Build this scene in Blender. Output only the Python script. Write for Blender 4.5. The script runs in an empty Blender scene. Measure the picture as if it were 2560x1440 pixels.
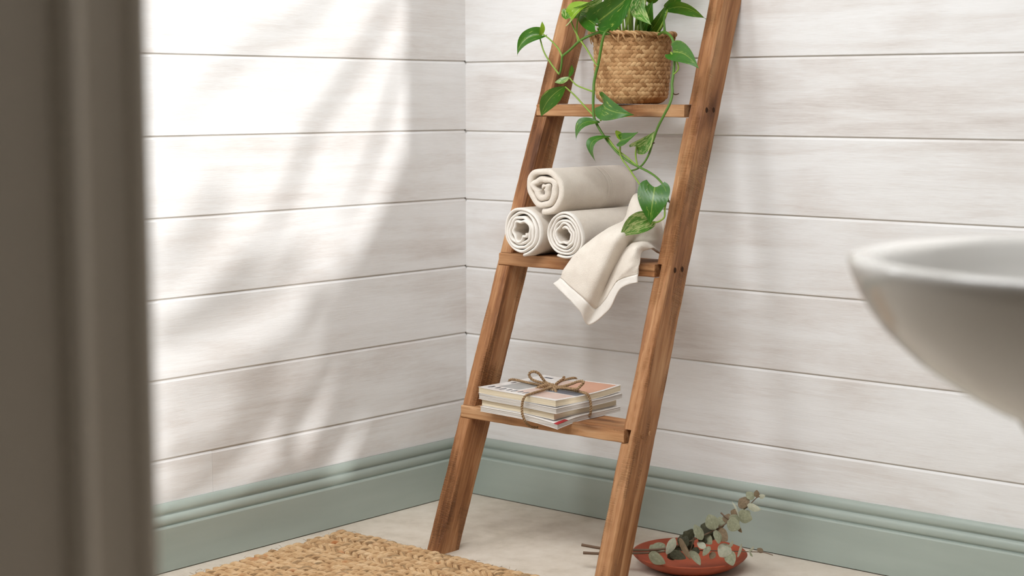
import bpy, bmesh, math, random
from mathutils import Vector, Matrix, noise

S = bpy.context.scene
COL = S.collection
PI = math.pi

# ------------------------------------------------------------------ camera
cam_d = bpy.data.cameras.new('camera')
cam = bpy.data.objects.new('camera', cam_d)
COL.objects.link(cam)
cam.location = (2.5892, -2.9040, 0.9098)
cam.rotation_euler = (PI/2 - 0.111566, 0, 0.701077)
cam_d.sensor_width = 36.0
cam_d.lens = 59.82
cam_d.clip_start = 0.05
cam_d.dof.use_dof = True
cam_d.dof.focus_distance = 3.42
cam_d.dof.aperture_fstop = 4.6
S.camera = cam

# ------------------------------------------------------------------ world, sun, window light, exposure
w = bpy.data.worlds.new('world')
S.world = w
w.use_nodes = True
bg = w.node_tree.nodes['Background']
bg.inputs[0].default_value = (0.97, 0.985, 1.0, 1)
bg.inputs[1].default_value = 0.3

SUN_DIR = Vector((-1.0, 0.25, -0.36)).normalized()      # low sun through the window in the right wall
sd = bpy.data.lights.new('sun', 'SUN')
sd.energy = 2.1
sd.angle = math.radians(0.8)
sd.color = (1.0, 0.995, 0.985)
so = bpy.data.objects.new('sun', sd)
COL.objects.link(so)
so.rotation_euler = SUN_DIR.to_track_quat('-Z', 'Y').to_euler()
so.location = (5, -2, 4)

def area(name, loc, aim, sx, sy, power, col):
    d = bpy.data.lights.new(name, 'AREA')
    d.shape = 'RECTANGLE'
    d.size = sx
    d.size_y = sy
    d.energy = power
    d.color = col
    o = bpy.data.objects.new(name, d)
    COL.objects.link(o)
    o.location = loc
    o.rotation_euler = (Vector(aim) - Vector(loc)).to_track_quat('-Z', 'Y').to_euler()
    return o
area('left_window_light', (0.03, -1.56, 1.45), (0.62, -0.15, 0.6), 0.5, 0.9, 11.0, (0.965, 0.985, 1.0))
area('overhead_fill', (1.2, -1.5, 2.37), (0.9, -0.9, 0.0), 1.6, 1.2, 74, (0.965, 0.985, 1.0))  # added overhead fill for ambient light; the ceiling has no opening

vs = S.view_settings
vs.view_transform = 'Standard'
vs.look = 'None'
vs.exposure = 0.0
vs.gamma = 1.0
vs.use_curve_mapping = False
S.cycles.max_bounces = 8
S.cycles.diffuse_bounces = 5

# ------------------------------------------------------------------ helpers
def lin(r, g, b):
    f = lambda c: (c/255/12.92) if c <= 10 else ((c/255 + 0.055)/1.055)**2.4
    return (f(r), f(g), f(b), 1)

def link(name, me, mat=None, parent=None, smooth=False):
    o = bpy.data.objects.new(name, me)
    COL.objects.link(o)
    if mat is not None and not me.materials:
        for m in (mat if isinstance(mat, (list, tuple)) else [mat]):
            me.materials.append(m)
    if smooth:
        me.polygons.foreach_set('use_smooth', [True]*len(me.polygons))
    if parent is not None:
        o.parent = parent
        o.matrix_parent_inverse = Matrix.Translation(-Vector(parent.location)) if parent.rotation_euler[:] == (0, 0, 0) else parent.matrix_basis.inverted()
    return o

def mesh(name, vs, fs, mat=None, parent=None, smooth=True, uv=None, mi=None):
    me = bpy.data.meshes.new(name)
    me.from_pydata([tuple(v) for v in vs], [], fs)
    if uv is not None:
        l = me.uv_layers.new(name='UVMap')
        d = [0.0]*(2*len(me.loops))
        for i, lp in enumerate(me.loops):
            d[2*i], d[2*i+1] = uv[lp.vertex_index]
        l.data.foreach_set('uv', d)
    o = link(name, me, mat, parent, smooth)
    if mi is not None:
        me.polygons.foreach_set('material_index', mi)
    me.update()
    return o

def empty(name, loc, label, cat, group=None):
    o = bpy.data.objects.new(name, None)
    COL.objects.link(o)
    o.location = loc
    o.empty_display_size = 0.05
    return tag(o, label, cat, group)

def tag(o, label=None, cat=None, group=None, kind=None):
    if label: o['label'] = label
    if cat: o['category'] = cat
    if group: o['group'] = group
    if kind: o['kind'] = kind
    return o

class MB:
    """collects pieces of ONE mesh"""
    def __init__(s): s.v = []; s.f = []; s.uv = []
    def add(s, v, f, uv=None):
        n = len(s.v)
        s.v += [tuple(p) for p in v]
        s.f += [tuple(i+n for i in q) for q in f]
        s.uv += list(uv) if uv else [(0, 0)]*len(v)
        return s
    def box(s, a, b):
        (x0, y0, z0), (x1, y1, z1) = a, b
        return s.add([(x0,y0,z0),(x1,y0,z0),(x1,y1,z0),(x0,y1,z0),(x0,y0,z1),(x1,y0,z1),(x1,y1,z1),(x0,y1,z1)],
                     [(0,3,2,1),(4,5,6,7),(0,1,5,4),(1,2,6,5),(2,3,7,6),(3,0,4,7)])
    def build(s, name, mat, parent=None, smooth=True, uv=True):
        return mesh(name, s.v, s.f, mat, parent, smooth, s.uv if uv else None)

def catmull(pts, per=8, closed=False):
    P = [Vector(p) for p in pts]
    n = len(P)
    out = []
    rng = range(n) if closed else range(n-1)
    for i in rng:
        if closed:
            a, b, c, d = P[(i-1) % n], P[i], P[(i+1) % n], P[(i+2) % n]
        else:
            a, b, c, d = P[max(i-1, 0)], P[i], P[i+1], P[min(i+2, n-1)]
        for k in range(per):
            t = k/per
            out.append(0.5*((2*b) + (c-a)*t + (2*a-5*b+4*c-d)*t*t + (3*b-a-3*c+d)*t*t*t))
    if not closed: out.append(P[-1].copy())
    return out

def frames(path):
    n = len(path)
    T = [(path[min(i+1, n-1)] - path[max(i-1, 0)]).normalized() for i in range(n)]
    u = T[0].orthogonal().normalized()
    out = []
    for i in range(n):
        u = (u - T[i]*u.dot(T[i])).normalized()
        out.append((u.copy(), T[i].cross(u)))
    return out

def tube(mb, path, rad, sides=8, cap=True):
    """rad: number or list along the path"""
    n = len(path)
    R = [rad]*n if not isinstance(rad, (list, tuple)) else [rad[min(int(i*(len(rad)-1)/(n-1)), len(rad)-2)]*(1-((i*(len(rad)-1)/(n-1)) - min(int(i*(len(rad)-1)/(n-1)), len(rad)-2))) + rad[min(int(i*(len(rad)-1)/(n-1)), len(rad)-2)+1]*((i*(len(rad)-1)/(n-1)) - min(int(i*(len(rad)-1)/(n-1)), len(rad)-2)) for i in range(n)]
    fr = frames(path)
    v = []; f = []; uv = []
    L = 0
    for i, p in enumerate(path):
        if i: L += (path[i]-path[i-1]).length
        a, b = fr[i]
        for k in range(sides):
            t = 2*PI*k/sides
            v.append(p + (a*math.cos(t) + b*math.sin(t))*R[i])
            uv.append((L, k/sides))
    for i in range(n-1):
        for k in range(sides):
            k2 = (k+1) % sides
            f.append((i*sides+k, i*sides+k2, (i+1)*sides+k2, (i+1)*sides+k))
    if cap:
        f.append(tuple(range(sides))[::-1])
        f.append(tuple((n-1)*sides+k for k in range(sides)))
    mb.add(v, f, uv)

def resample(path, step):
    out = [path[0].copy()]
    acc = 0.0
    for i in range(1, len(path)):
        a, b = path[i-1], path[i]
        d = (b-a).length
        while acc + d >= step and d > 1e-9:
            t = (step-acc)/d
            a = a.lerp(b, t)
            out.append(a.copy())
            d = (b-a).length
            acc = 0.0
        acc += d
    return out

def rope(mb, path, R=0.0012, r=0.0015, pitch=0.009, strands=2, sides=6, jit=0.0, phase=0.0, step=None):
    p = resample(path, step or pitch/9)
    if len(p) < 3: return
    fr = frames(p)
    st = (p[1]-p[0]).length
    for s in range(strands):
        q = []
        ph = phase + 2*PI*s/strands
        for i, c in enumerate(p):
            t = ph + 2*PI*i*st/pitch
            a, b = fr[i]
            k = 1 + (jit*noise.noise(Vector((i*st*60, s*7.3+phase, 1.7))) if jit else 0)
            q.append(c + (a*math.cos(t) + b*math.sin(t))*R*k)
        tube(mb, q, r, sides)

def lathe(prof, seg=64, center=(0, 0, 0), sx=1.0, sy=1.0, close=False):
    v = []; f = []; uv = []
    n = len(prof)
    for i, (r, z) in enumerate(prof):
        for k in range(seg):
            t = 2*PI*k/seg
            v.append((center[0]+r*math.cos(t)*sx, center[1]+r*math.sin(t)*sy, center[2]+z))
            uv.append((k/seg, i/n))
    for i in range(n-1):
        for k in range(seg):
            k2 = (k+1) % seg
            f.append((i*seg+k, i*seg+k2, (i+1)*seg+k2, (i+1)*seg+k))
    return v, f, uv

def nz(x, y=0.0, z=0.0):
    return noise.noise(Vector((x, y, z)))

# ------------------------------------------------------------------ materials
class NT:
    def __init__(s, name, rough=0.6, spec=0.3):
        s.m = bpy.data.materials.new(name)
        s.m.use_nodes = True
        s.t = s.m.node_tree
        s.b = s.t.nodes['Principled BSDF']
        s.b.inputs['Roughness'].default_value = rough
        s.b.inputs['Specular IOR Level'].default_value = spec
    def n(s, typ, ins=None, **kw):
        x = s.t.nodes.new(typ)
        for k, v in kw.items(): setattr(x, k, v)
        for k, v in (ins or {}).items(): s.set(x.inputs[k], v)
        return x
    def set(s, sock, v):
        if isinstance(v, bpy.types.NodeSocket): s.t.links.new(v, sock)
        elif isinstance(v, bpy.types.Node): s.t.links.new(v.outputs[0], sock)
        else: sock.default_value = v
    def P(s, k, v): s.set(s.b.inputs[k], v)
    def coord(s, out='Object', scale=(1, 1, 1), rot=(0, 0, 0), rnd=0.0, loc=(0, 0, 0)):
        c = s.n('ShaderNodeTexCoord').outputs[out]
        if rnd:
            oi = s.n('ShaderNodeObjectInfo').outputs['Random']
            k = s.n('ShaderNodeMath', {0: oi, 1: rnd}, operation='MULTIPLY')
            c = s.n('ShaderNodeVectorMath', {0: c, 1: k.outputs[0]}, operation='ADD').outputs[0]
        return s.n('ShaderNodeMapping', {'Vector': c, 'Scale': scale, 'Rotation': rot, 'Location': loc}).outputs[0]
    def noise(s, vec, scale=1.0, detail=4, rough=0.55, dist=0.0):
        return s.n('ShaderNodeTexNoise', {'Vector': vec, 'Scale': scale, 'Detail': detail, 'Roughness': rough, 'Distortion': dist}).outputs['Fac']
    def ramp(s, fac, stops, interp='LINEAR'):
        r = s.n('ShaderNodeValToRGB', {'Fac': fac})
        cr = r.color_ramp
        cr.interpolation = interp
        cr.elements[0].position, cr.elements[0].color = stops[0]
        cr.elements[1].position, cr.elements[1].color = stops[-1]
        for p, c in stops[1:-1]:
            e = cr.elements.new(p)
            e.color = c
        return r.outputs['Color']
    def mix(s, fac, a, b, mode='MIX'):
        x = s.n('ShaderNodeMix', data_type='RGBA', blend_type=mode)
        s.set(x.inputs[0], fac); s.set(x.inputs[6], a); s.set(x.inputs[7], b)
        return x.outputs[2]
    def math(s, op, a, b=0.0, clamp=False):
        return s.n('ShaderNodeMath', {0: a, 1: b}, operation=op, use_clamp=clamp).outputs[0]
    def bump(s, h, strength=0.3, dist=0.001, normal=None):
        i = {'Height': h, 'Strength': strength, 'Distance': dist}
        if normal is not None: i['Normal'] = normal
        s.P('Normal', s.n('ShaderNodeBump', i).outputs[0])
        return s.b.inputs['Normal'].links[0].from_socket

def plain(name, col, rough=0.6, spec=0.3):
    m = NT(name, rough, spec)
    m.P('Base Color', col)
    return m.m

def whitewash():
    m = NT('whitewashed_board', 0.62, 0.25)
    c = m.coord('Object', (0.9, 1, 7.5), rnd=37.0)
    a = m.noise(c, 2.6, 7, 0.62, 0.9)
    c2 = m.coord('Object', (2.2, 1, 3.2), rnd=91.0)
    b = m.noise(c2, 1.7, 3, 0.5, 0.4)
    c3 = m.coord('Object', (5, 40, 210), rnd=13.0)
    g = m.noise(c3, 1.0, 4, 0.65, 0.3)
    g2 = m.noise(m.coord('Object', (36, 30, 820), rnd=23.0), 1.0, 2, 0.6)
    g = m.math('ADD', m.math('MULTIPLY', g, 0.55), m.math('MULTIPLY', g2, 0.85))
    k = m.math('ADD', m.math('MULTIPLY', a, 0.62), m.math('MULTIPLY', b, 0.52))
    k = m.math('ADD', k, m.math('MULTIPLY', g, 0.30))
    rnd = m.n('ShaderNodeObjectInfo').outputs['Random']
    k = m.math('ADD', k, m.math('ADD', m.math('MULTIPLY', rnd, 0.11), -0.115))
    col = m.ramp(k, [(0.50, lin(241, 241, 241)), (0.66, lin(235, 234, 233)), (0.80, lin(225, 221, 218)), (0.97, lin(205, 197, 192))])
    # warm knot stains, few and soft
    v = m.n('ShaderNodeTexVoronoi', {'Vector': m.coord('Object', (1.0, 0.2, 3.2), rnd=57.0), 'Scale': 1.15, 'Randomness': 1.0})
    kn = m.n('ShaderNodeMapRange', {'Value': v.outputs['Distance'], 'From Min': 0.03, 'From Max': 0.15, 'To Min': 0.42, 'To Max': 0.0}).outputs[0]
    kn = m.math('MULTIPLY', kn, m.noise(m.coord('Object', (9, 1, 22), rnd=5.0), 1.5, 3))
    col = m.mix(kn, col, lin(176, 140, 112))
    m.P('Base Color', col)
    m.bump(m.math('ADD', g, m.math('MULTIPLY', a, 0.5)), 0.22, 0.0012)
    return m.m

def wood(axis_rot, scale=1.0, name='reclaimed_wood', tone=0.0, saw='y'):
    """grain runs along local z after axis_rot"""
    m = NT(name, 0.55, 0.3)
    c = m.coord('Object', (1, 1, 1), rot=axis_rot, rnd=3.0)
    def mp(sc): return m.n('ShaderNodeMapping', {'Vector': c, 'Scale': sc}).outputs[0]
    big = m.noise(mp((7, 7, 1.4)), 2.2, 5, 0.55, 0.6)
    gr = m.noise(mp((85, 85, 3.2)), 1.0, 5, 0.6, 0.8)
    fine = m.noise(mp((320, 320, 14)), 1.0, 3, 0.6)
    k = m.math('ADD', m.math('MULTIPLY', big, 0.62), m.math('MULTIPLY', gr, 0.34))
    k = m.math('ADD', k, m.math('MULTIPLY', fine, 0.14))
    k = m.math('ADD', k, tone)
    col = m.ramp(k, [(0.38, lin(88, 52, 27)), (0.47, lin(128, 82, 48)), (0.56, lin(162, 112, 72)), (0.66, lin(188, 142, 100)), (0.78, lin(208, 168, 128))])
    # dark knots
    v = m.n('ShaderNodeTexVoronoi', {'Vector': mp((14, 14, 4.0)), 'Scale': 1.0, 'Randomness': 1.0})
    kn = m.n('ShaderNodeMapRange', {'Value': v.outputs['Distance'], 'From Min': 0.05, 'From Max': 0.22, 'To Min': 0.75, 'To Max': 0.0}).outputs[0]
    col = m.mix(kn, col, lin(74, 38, 18))
    # saw marks across the grain, in patches
    wv = m.n('ShaderNodeTexWave', {'Vector': mp((12, 12, 150)), 'Scale': 0.95, 'Distortion': 5.0, 'Detail': 3, 'Detail Scale': 1.3}, wave_type='BANDS', bands_direction='Z').outputs['Fac']
    mask = m.n('ShaderNodeMapRange', {'Value': m.noise(mp((34, 34, 6)), 1.0, 3), 'From Min': 0.50, 'From Max': 0.62}).outputs[0]
    sw = m.math('MULTIPLY', wv, mask)
    col = m.mix(m.math('MULTIPLY', sw, 0.30), col, lin(92, 56, 30))
    ck = m.n('ShaderNodeMapRange', {'Value': m.noise(mp((60, 60, 1.1)), 1.0, 3, 0.6, 0.4), 'From Min': 0.66, 'From Max': 0.74, 'To Max': 0.65}).outputs[0]
    col = m.mix(ck, col, lin(84, 46, 20))
    m.P('Base Color', col)
    h = m.math('ADD', m.math('MULTIPLY', gr, 0.5), m.math('MULTIPLY', sw, -0.9))
    h = m.math('ADD', h, m.math('MULTIPLY', fine, 0.3))
    m.bump(h, 0.7, 0.002)
    m.P('Roughness', m.math('ADD', m.math('MULTIPLY', gr, 0.25), 0.42))
    return m.m

def terry(name, col, col2, scale=1.0, hem=False):
    m = NT(name, 0.95, 0.05)
    c = m.coord('Object')
    a = m.noise(c, 900*scale, 2, 0.5)
    v = m.n('ShaderNodeTexVoronoi', {'Vector': c, 'Scale': 820*scale}).outputs['Distance']
    b = m.noise(c, 26, 3)
    m.P('Base Color', m.ramp(m.math('ADD', m.math('MULTIPLY', a, 0.5), m.math('MULTIPLY', b, 0.5)), [(0.35, col2), (0.62, col)]))
    m.P('Sheen Weight', 0.25)
    if hem: m.bump(m.noise(c, 240, 2), 0.25, 0.0006)
    else: m.bump(m.math('ADD', v, m.math('MULTIPLY', a, 0.8)), 0.55, 0.0013)
    return m.m

def leafmat(name, dark, mid, light, var=0.56, rough=0.27):
    m = NT(name, rough, 0.5)
    uv = m.coord('UV', (1, 1, 1), rnd=11.0)
    p = m.noise(m.n('ShaderNodeMapping', {'Vector': uv, 'Scale': (2.2, 7, 1), 'Rotation': (0, 0, 0.5)}).outputs[0], 1.6, 5, 0.6, 1.2)
    q = m.noise(uv, 3.0, 2)
    base = m.mix(q, dark, mid)
    f = m.n('ShaderNodeMapRange', {'Value': p, 'From Min': var, 'From Max': var+0.09}).outputs[0]
    col = m.mix(m.math('MULTIPLY', f, 0.75), base, light)
    # midrib
    uv0 = m.n('ShaderNodeTexCoord').outputs['UV']
    sx = m.n('ShaderNodeSeparateXYZ', {0: uv0}).outputs[1]
    d = m.math('ABSOLUTE', m.math('SUBTRACT', sx, 0.5))
    rib = m.n('ShaderNodeMapRange', {'Value': d, 'From Min': 0.008, 'From Max': 0.03, 'To Min': 0.5, 'To Max': 0.0}).outputs[0]
    col = m.mix(rib, col, light)
    m.P('Base Color', col)
    wv = m.n('ShaderNodeTexWave', {'Vector': uv0, 'Scale': 5.0, 'Distortion': 1.0}, bands_direction='DIAGONAL').outputs['Fac']
    m.bump(m.math('ADD', m.math('MULTIPLY', wv, 0.5), p), 0.12, 0.001)
    tr = m.n('ShaderNodeBsdfTranslucent', {'Color': m.mix(0.4, col, lin(170, 190, 40))})
    mx = m.n('ShaderNodeMixShader', {0: 0.22, 1: m.b.outputs[0], 2: tr.outputs[0]})
    out = m.t.nodes['Material Output']
    m.t.links.new(mx.outputs[0], out.inputs[0])
    return m.m

MAT = {}
MAT['board'] = whitewash()
MAT['gap'] = plain('board_gap', lin(212, 207, 200), 0.8)
MAT['ladder'] = wood((0.35, 0, 0), name='ladder_wood')
MAT['tread'] = wood((0, PI/2, 0), name='tread_wood', tone=0.03)
MAT['towel'] = terry('beige_terry', lin(240, 231, 219), lin(226, 215, 202))
MAT['hem'] = terry('woven_hem', lin(242, 237, 230), lin(230, 224, 216), hem=True)
MAT['leaf'] = leafmat('pothos_leaf', lin(38, 92, 24), lin(62, 124, 40), lin(178, 196, 92), 0.60)
MAT['leafvar'] = leafmat('pothos_leaf_variegated', lin(58, 122, 40), lin(86, 148, 56), lin(206, 216, 150), 0.48)
MAT['leafnew'] = leafmat('pothos_leaf_young', lin(128, 172, 34), lin(160, 196, 60), lin(212, 222, 140), 0.60)
MAT['vine'] = plain('vine_green', lin(84, 122, 42), 0.45, 0.4)
MAT['petiole'] = plain('petiole_green', lin(132, 160, 62), 0.45, 0.4)
MAT['tendril'] = plain('tendril_brown', lin(70, 48, 30), 0.7)

# sage-green painted trim
m = NT('sage_paint', 0.42, 0.4)
q = m.noise(m.coord('Object', (1, 1, 6)), 3.0, 4)
m.P('Base Color', m.ramp(q, [(0.3, lin(164, 175, 167)), (0.7, lin(174, 185, 177))]))
m.bump(m.noise(m.coord('Object', (30, 30, 120)), 1.0, 3), 0.06, 0.001)
MAT['sage'] = m.m
# floor: pale plaster-like microcement
m = NT('microcement', 0.7, 0.25)
c = m.coord('Object')
a = m.noise(c, 3.2, 6, 0.6, 0.5)
b = m.noise(c, 24, 5, 0.65)
d = m.noise(c, 220, 2)
k = m.math('ADD', m.math('MULTIPLY', a, 0.6), m.math('MULTIPLY', b, 0.4))
m.P('Base Color', m.ramp(k, [(0.32, lin(186, 174, 157)), (0.5, lin(210, 199, 184)), (0.68, lin(224, 215, 202))]))
m.bump(m.math('ADD', b, m.math('MULTIPLY', d, 0.3)), 0.12, 0.002)
MAT['floor'] = m.m
MAT['jamb'] = plain('door_casing_paint', lin(232, 222, 207), 0.5)
MAT['plaster'] = plain('plaster', lin(226, 223, 218), 0.8)
MAT['taupe'] = plain('low_bounce_taupe', lin(98, 91, 83), 0.8)  # dark tone given to unseen walls so they bounce less light
MAT['dark'] = plain('dark_recess', lin(58, 34, 18), 0.9)

# ------------------------------------------------------------------ room shell
GR = [0.991 - 0.155*i for i in range(-9, 7)] + [-0.0945]    # groove heights
def plank_mesh(name, L, H):
    # local: x along, front at y=0 facing -y, z from 0 to H
    t = 0.0032
    prof = [(t, 0.0), (0.0012, 0.0), (0.0, 0.0012), (0.0, H-0.0042), (0.0029, H), (t, H)]
    v = []; f = []
    for x in (0, L):
        for (y, z) in prof: v.append((x, y, z))
    n = len(prof)
    for i in range(n):
        j = (i+1) % n
        f.append((i, j, n+j, n+i))
    f.append(tuple(range(n))[::-1]); f.append(tuple(range(n, 2*n)))
    me = bpy.data.meshes.new(name)
    me.from_pydata(v, [], f)
    me.materials.append(MAT['board'])
    return me

wl = MB().box((-0.10, -2.3, 0), (-0.0034, 0.0, 2.385)).build('wall_left', MAT['gap'], smooth=False)
wb = MB().box((-0.10, 0.0034, 0), (2.95, 0.10, 2.385)).build('wall_back', MAT['gap'], smooth=False)
tag(wl, kind='structure'); tag(wb, kind='structure')
PH = 0.155 - 0.0026
for wall, L, left in ((wl, 2.3, True), (wb, 2.95, False)):
    pm = plank_mesh('plank', L, PH)
    for i in range(len(GR)-1):
        z0 = GR[i+1] + 0.0013 + (0.0 if left else -0.0025)
        segs = [(0.0, L, pm, PH, z0)]
        if left and i == 14:                       # bottom row: the butt joint left of the ladder
            ya = 0.757
            H0 = PH
            segs = [(0.0, L-ya-0.0002, plank_mesh('plank', L-ya-0.0002, H0), H0, z0), (L-ya+0.0002, ya-0.0002, plank_mesh('plank', ya-0.0002, H0), H0, z0-0.0006)]
        if i == 15:                                # behind the baseboard, cut at the floor
            segs = [(0.0, L, plank_mesh('plank', L, GR[15]-0.0015-0.001), 0, 0.001)]
        for (x0, ll, me, hh, zz) in segs:
            o = link('plank', me, None, wall)
            if left:
                o.location = (0.0005*nz(i*3.1), -L + x0, zz); o.rotation_euler = (0, 0, PI/2)
            else:
                o.location = (0.0, 0.0006*nz(i*5.3), zz)
            o.matrix_parent_inverse = Matrix.Identity(4)

fl = MB().box((-0.1, -4.2, -0.08), (4.0, 0.1, 0.0)).build('floor', MAT['floor'], smooth=False)
tag(fl, kind='structure')
# right wall with the window opening the sun comes through (beside the basin, outside the picture)
WX = 2.95
WY0, WY1, WZ0, WZ1 = -2.30, -0.195-0.25*2.95, 1.16, 2.34
wr = MB()
wr.box((WX, -3.6, 0), (WX+0.1, 0.1, WZ0)); wr.box((WX, -3.6, WZ1), (WX+0.1, 0.1, 2.385))
wr.box((WX, -3.6, WZ0), (WX+0.1, WY0, WZ1)); wr.box((WX, WY1, WZ0), (WX+0.1, 0.1, WZ1))
tag(wr.build('wall_right', MAT['taupe'], smooth=False), kind='structure')
tag(MB().box((-0.1, -3.7, 2.39), (3.05, 0.1, 2.45)).build('ceiling', MAT['plaster'], smooth=False), kind='structure')
tag(MB().box((-0.1, -3.7, 0), (3.05, -3.6, 2.385)).build('wall_front', MAT['taupe'], smooth=False), kind='structure')

# baseboards, one swept profile with a mitre in the corner
BP = [(0.0, 0.002), (0.0200, 0.002), (0.0200, 0.0855), (0.0186, 0.0886), (0.0128, 0.0892), (0.0128, 0.0908), (0.0152, 0.0930), (0.0166, 0.0975), (0.0160, 0.1025),
      (0.0138, 0.1070), (0.0108, 0.1088), (0.0066, 0.1092), (0.0066, 0.1110), (0.0098, 0.1140), (0.0110, 0.1185), (0.0100, 0.1240), (0.0070, 0.1286), (0.0030, 0.1312), (0.0, 0.1318)]
def baseboard(name, left):
    v = []; f = []
    n = len(BP)
    for e in (0, 1):
        for d, z in BP:
            if left: v.append((d, (-2.26, -d)[e], z))
            else: v.append(((d, 2.94)[e], -d, z))
    for i in range(n):
        j = (i+1) % n
        f.append((i, n+i, n+j, j))
    f.append(tuple(range(n))); f.append(tuple(range(n, 2*n))[::-1])
    o = mesh(name, v, f, MAT['sage'], smooth=False)
    bm = bmesh.new(); bm.from_mesh(o.data); bmesh.ops.recalc_face_normals(bm, faces=bm.faces); bm.to_mesh(o.data); bm.free()
    for p in o.data.polygons:
        zz = [v[i][1] if False else v[i][2] for i in p.vertices]
        p.use_smooth = min(zz) > 0.0895
    return tag(o, kind='structure')
baseboard('baseboard_left', True)
baseboard('baseboard_back', False)

# door lining in the foreground: the end of the partition we look past, with its stop bead
JX, JY = 1.8672, -2.3410
prof = [(JX-0.030, JY), (JX-0.004, JY), (JX-0.0012, JY-0.0012), (JX, JY-0.004), (JX, JY-0.011), (JX-0.0035, JY-0.0145), (JX-0.0035, JY-0.0390),
        (JX+0.0015, JY-0.0440), (JX+0.0035, JY-0.0490), (JX+0.0020, JY-0.0560), (JX-0.003, JY-0.0610), (JX-0.003, JY-0.20), (JX-0.030, JY-0.20)]
v = []; f = []
for z in (0.0, 2.385):
    for x, y in prof: v.append((x, y, z))
n = len(prof)
for i in range(n):
    j = (i+1) % n
    f.append((i, j, n+j, n+i))
f.append(tuple(range(n))[::-1]); f.append(tuple(range(n, 2*n)))
jm = mesh('door_1', v, f, MAT['jamb'], smooth=False)
bm = bmesh.new(); bm.from_mesh(jm.data); bmesh.ops.recalc_face_normals(bm, faces=bm.faces); bm.to_mesh(jm.data); bm.free()
tag(jm, kind='structure')
tag(MB().box((-0.1, JY-0.16, 0), (JX-0.0305, JY-0.03, 2.385)).build('wall_partition', MAT['taupe'], smooth=False), kind='structure')

# ------------------------------------------------------------------ ladder shelf
Y0, K = -0.468, 0.365
TX, TD = 0.0335, 0.068
lad = empty('ladder_shelf', (0.52, -0.43, 0), 'rustic brown wooden ladder shelf leaning against the white board wall', 'ladder')
ZT = 1.245
def stile(left, seed):
    nz_ = 260
    # rounded cross-section: (a across x 0..1, b depth 0..1)
    c = 0.10; cb = 0.05
    ring = [(c, 0), (0.3, 0), (0.5, 0), (0.7, 0), (1-c, 0), (1, cb), (1, .2), (1, .4), (1, .6), (1, .8), (1, 1-cb), (1-c, 1), (.5, 1), (c, 1), (0, 1-cb), (0, .66), (0, .33), (0, cb)]
    v = []; f = []; uv = []
    m_ = len(ring)
    for i in range(nz_+1):
        z = ZT*i/nz_
        xo = (0.3040 + 0.0205*z) if left else (0.7560 - 0.0205*z - TX)
        for k, (a, b) in enumerate(ring):
            x = xo + a*TX; y = Y0 + K*z + b*TD
            edge = (k in (0, 4, 5, 17, 10, 11))
            chip = 0.0
            q = nz(z*16+seed*3, k*1.9, seed)
            if edge:
                chip = max(0.0, nz(z*9, k*3.7+seed, 4.2)-0.12)*0.010 + max(0, nz(z*55, k*2.1, seed))*0.0022
            dx = 0.0010*q; dy = 0.0010*nz(z*13, k*2.3, seed+9.0)
            cx, cy = xo + TX/2, Y0 + K*z + TD/2
            x += dx + (cx-x)*min(0.35, chip*60*0.5) * (1 if edge else 0)*0.5
            y += dy + (0.0011*nz(z*95, k*0.7, seed) if k in (0, 1, 2, 3, 4, 5, 6) else 0) + ((cy-y)*chip*6 if edge else 0)
            if z < 0.004: z_ = z
            v.append((x, min(y, -0.0008 if z > 0.1 else 9), z)); uv.append((z, k/m_))
    for i in range(nz_):
        for k in range(m_):
            k2 = (k+1) % m_
            f.append((i*m_+k, i*m_+k2, (i+1)*m_+k2, (i+1)*m_+k))
    f.append(tuple(range(m_))[::-1]); f.append(tuple(nz_*m_+k for k in range(m_)))
    return v, f
TREADS = [(0.2895, 0.3155, 0.7250), (0.5925, 0.3225, 0.7135), (0.8955, 0.3310, 0.7020)]    # top height, left end, right end
TT = 0.0245
def tread_y(z): return Y0 + K*z - 0.0085
for left in (True, False):
    v, f = stile(left, 1.0 if left else 6.5)
    st = mesh('stile', v, f, MAT['ladder'], lad, smooth=True)
    cutters = []
    for (zt, xl, xr) in TREADS:
        b = MB()
        y1 = tread_y(zt) + 0.100
        if left: b.box((xl-0.0006, tread_y(zt)-0.05, zt-TT-0.0006), (0.45, y1+0.0006, zt+0.0006))
        else: b.box((0.6, tread_y(zt)-0.05, zt-TT-0.0010), (xr+0.0105, y1+0.0006, zt+0.0008))
        cutters.append(b)
    cm = MB()
    for b in cutters: cm.add(b.v, b.f)
    cu = cm.build('cutter', MAT['ladder'], smooth=False)
    md = st.modifiers.new('notch', 'BOOLEAN'); md.operation = 'DIFFERENCE'; md.object = cu; md.solver = 'EXACT'
    dg = bpy.context.evaluated_depsgraph_get()
    nm = bpy.data.meshes.new_from_object(st.evaluated_get(dg))
    st.modifiers.clear(); st.data = nm
    nm.polygons.foreach_set('use_smooth', [True]*len(nm.polygons))
    for e in nm.edges: pass
    cd = cu.data
    bpy.data.objects.remove(cu); bpy.data.meshes.remove(cd)
    bm = bmesh.new(); bm.from_mesh(nm)
    for e in bm.edges:
        if len(e.link_faces) == 2 and e.calc_face_angle(0) > math.radians(24): e.smooth = False
    bm.to_mesh(nm); bm.free()

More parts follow.
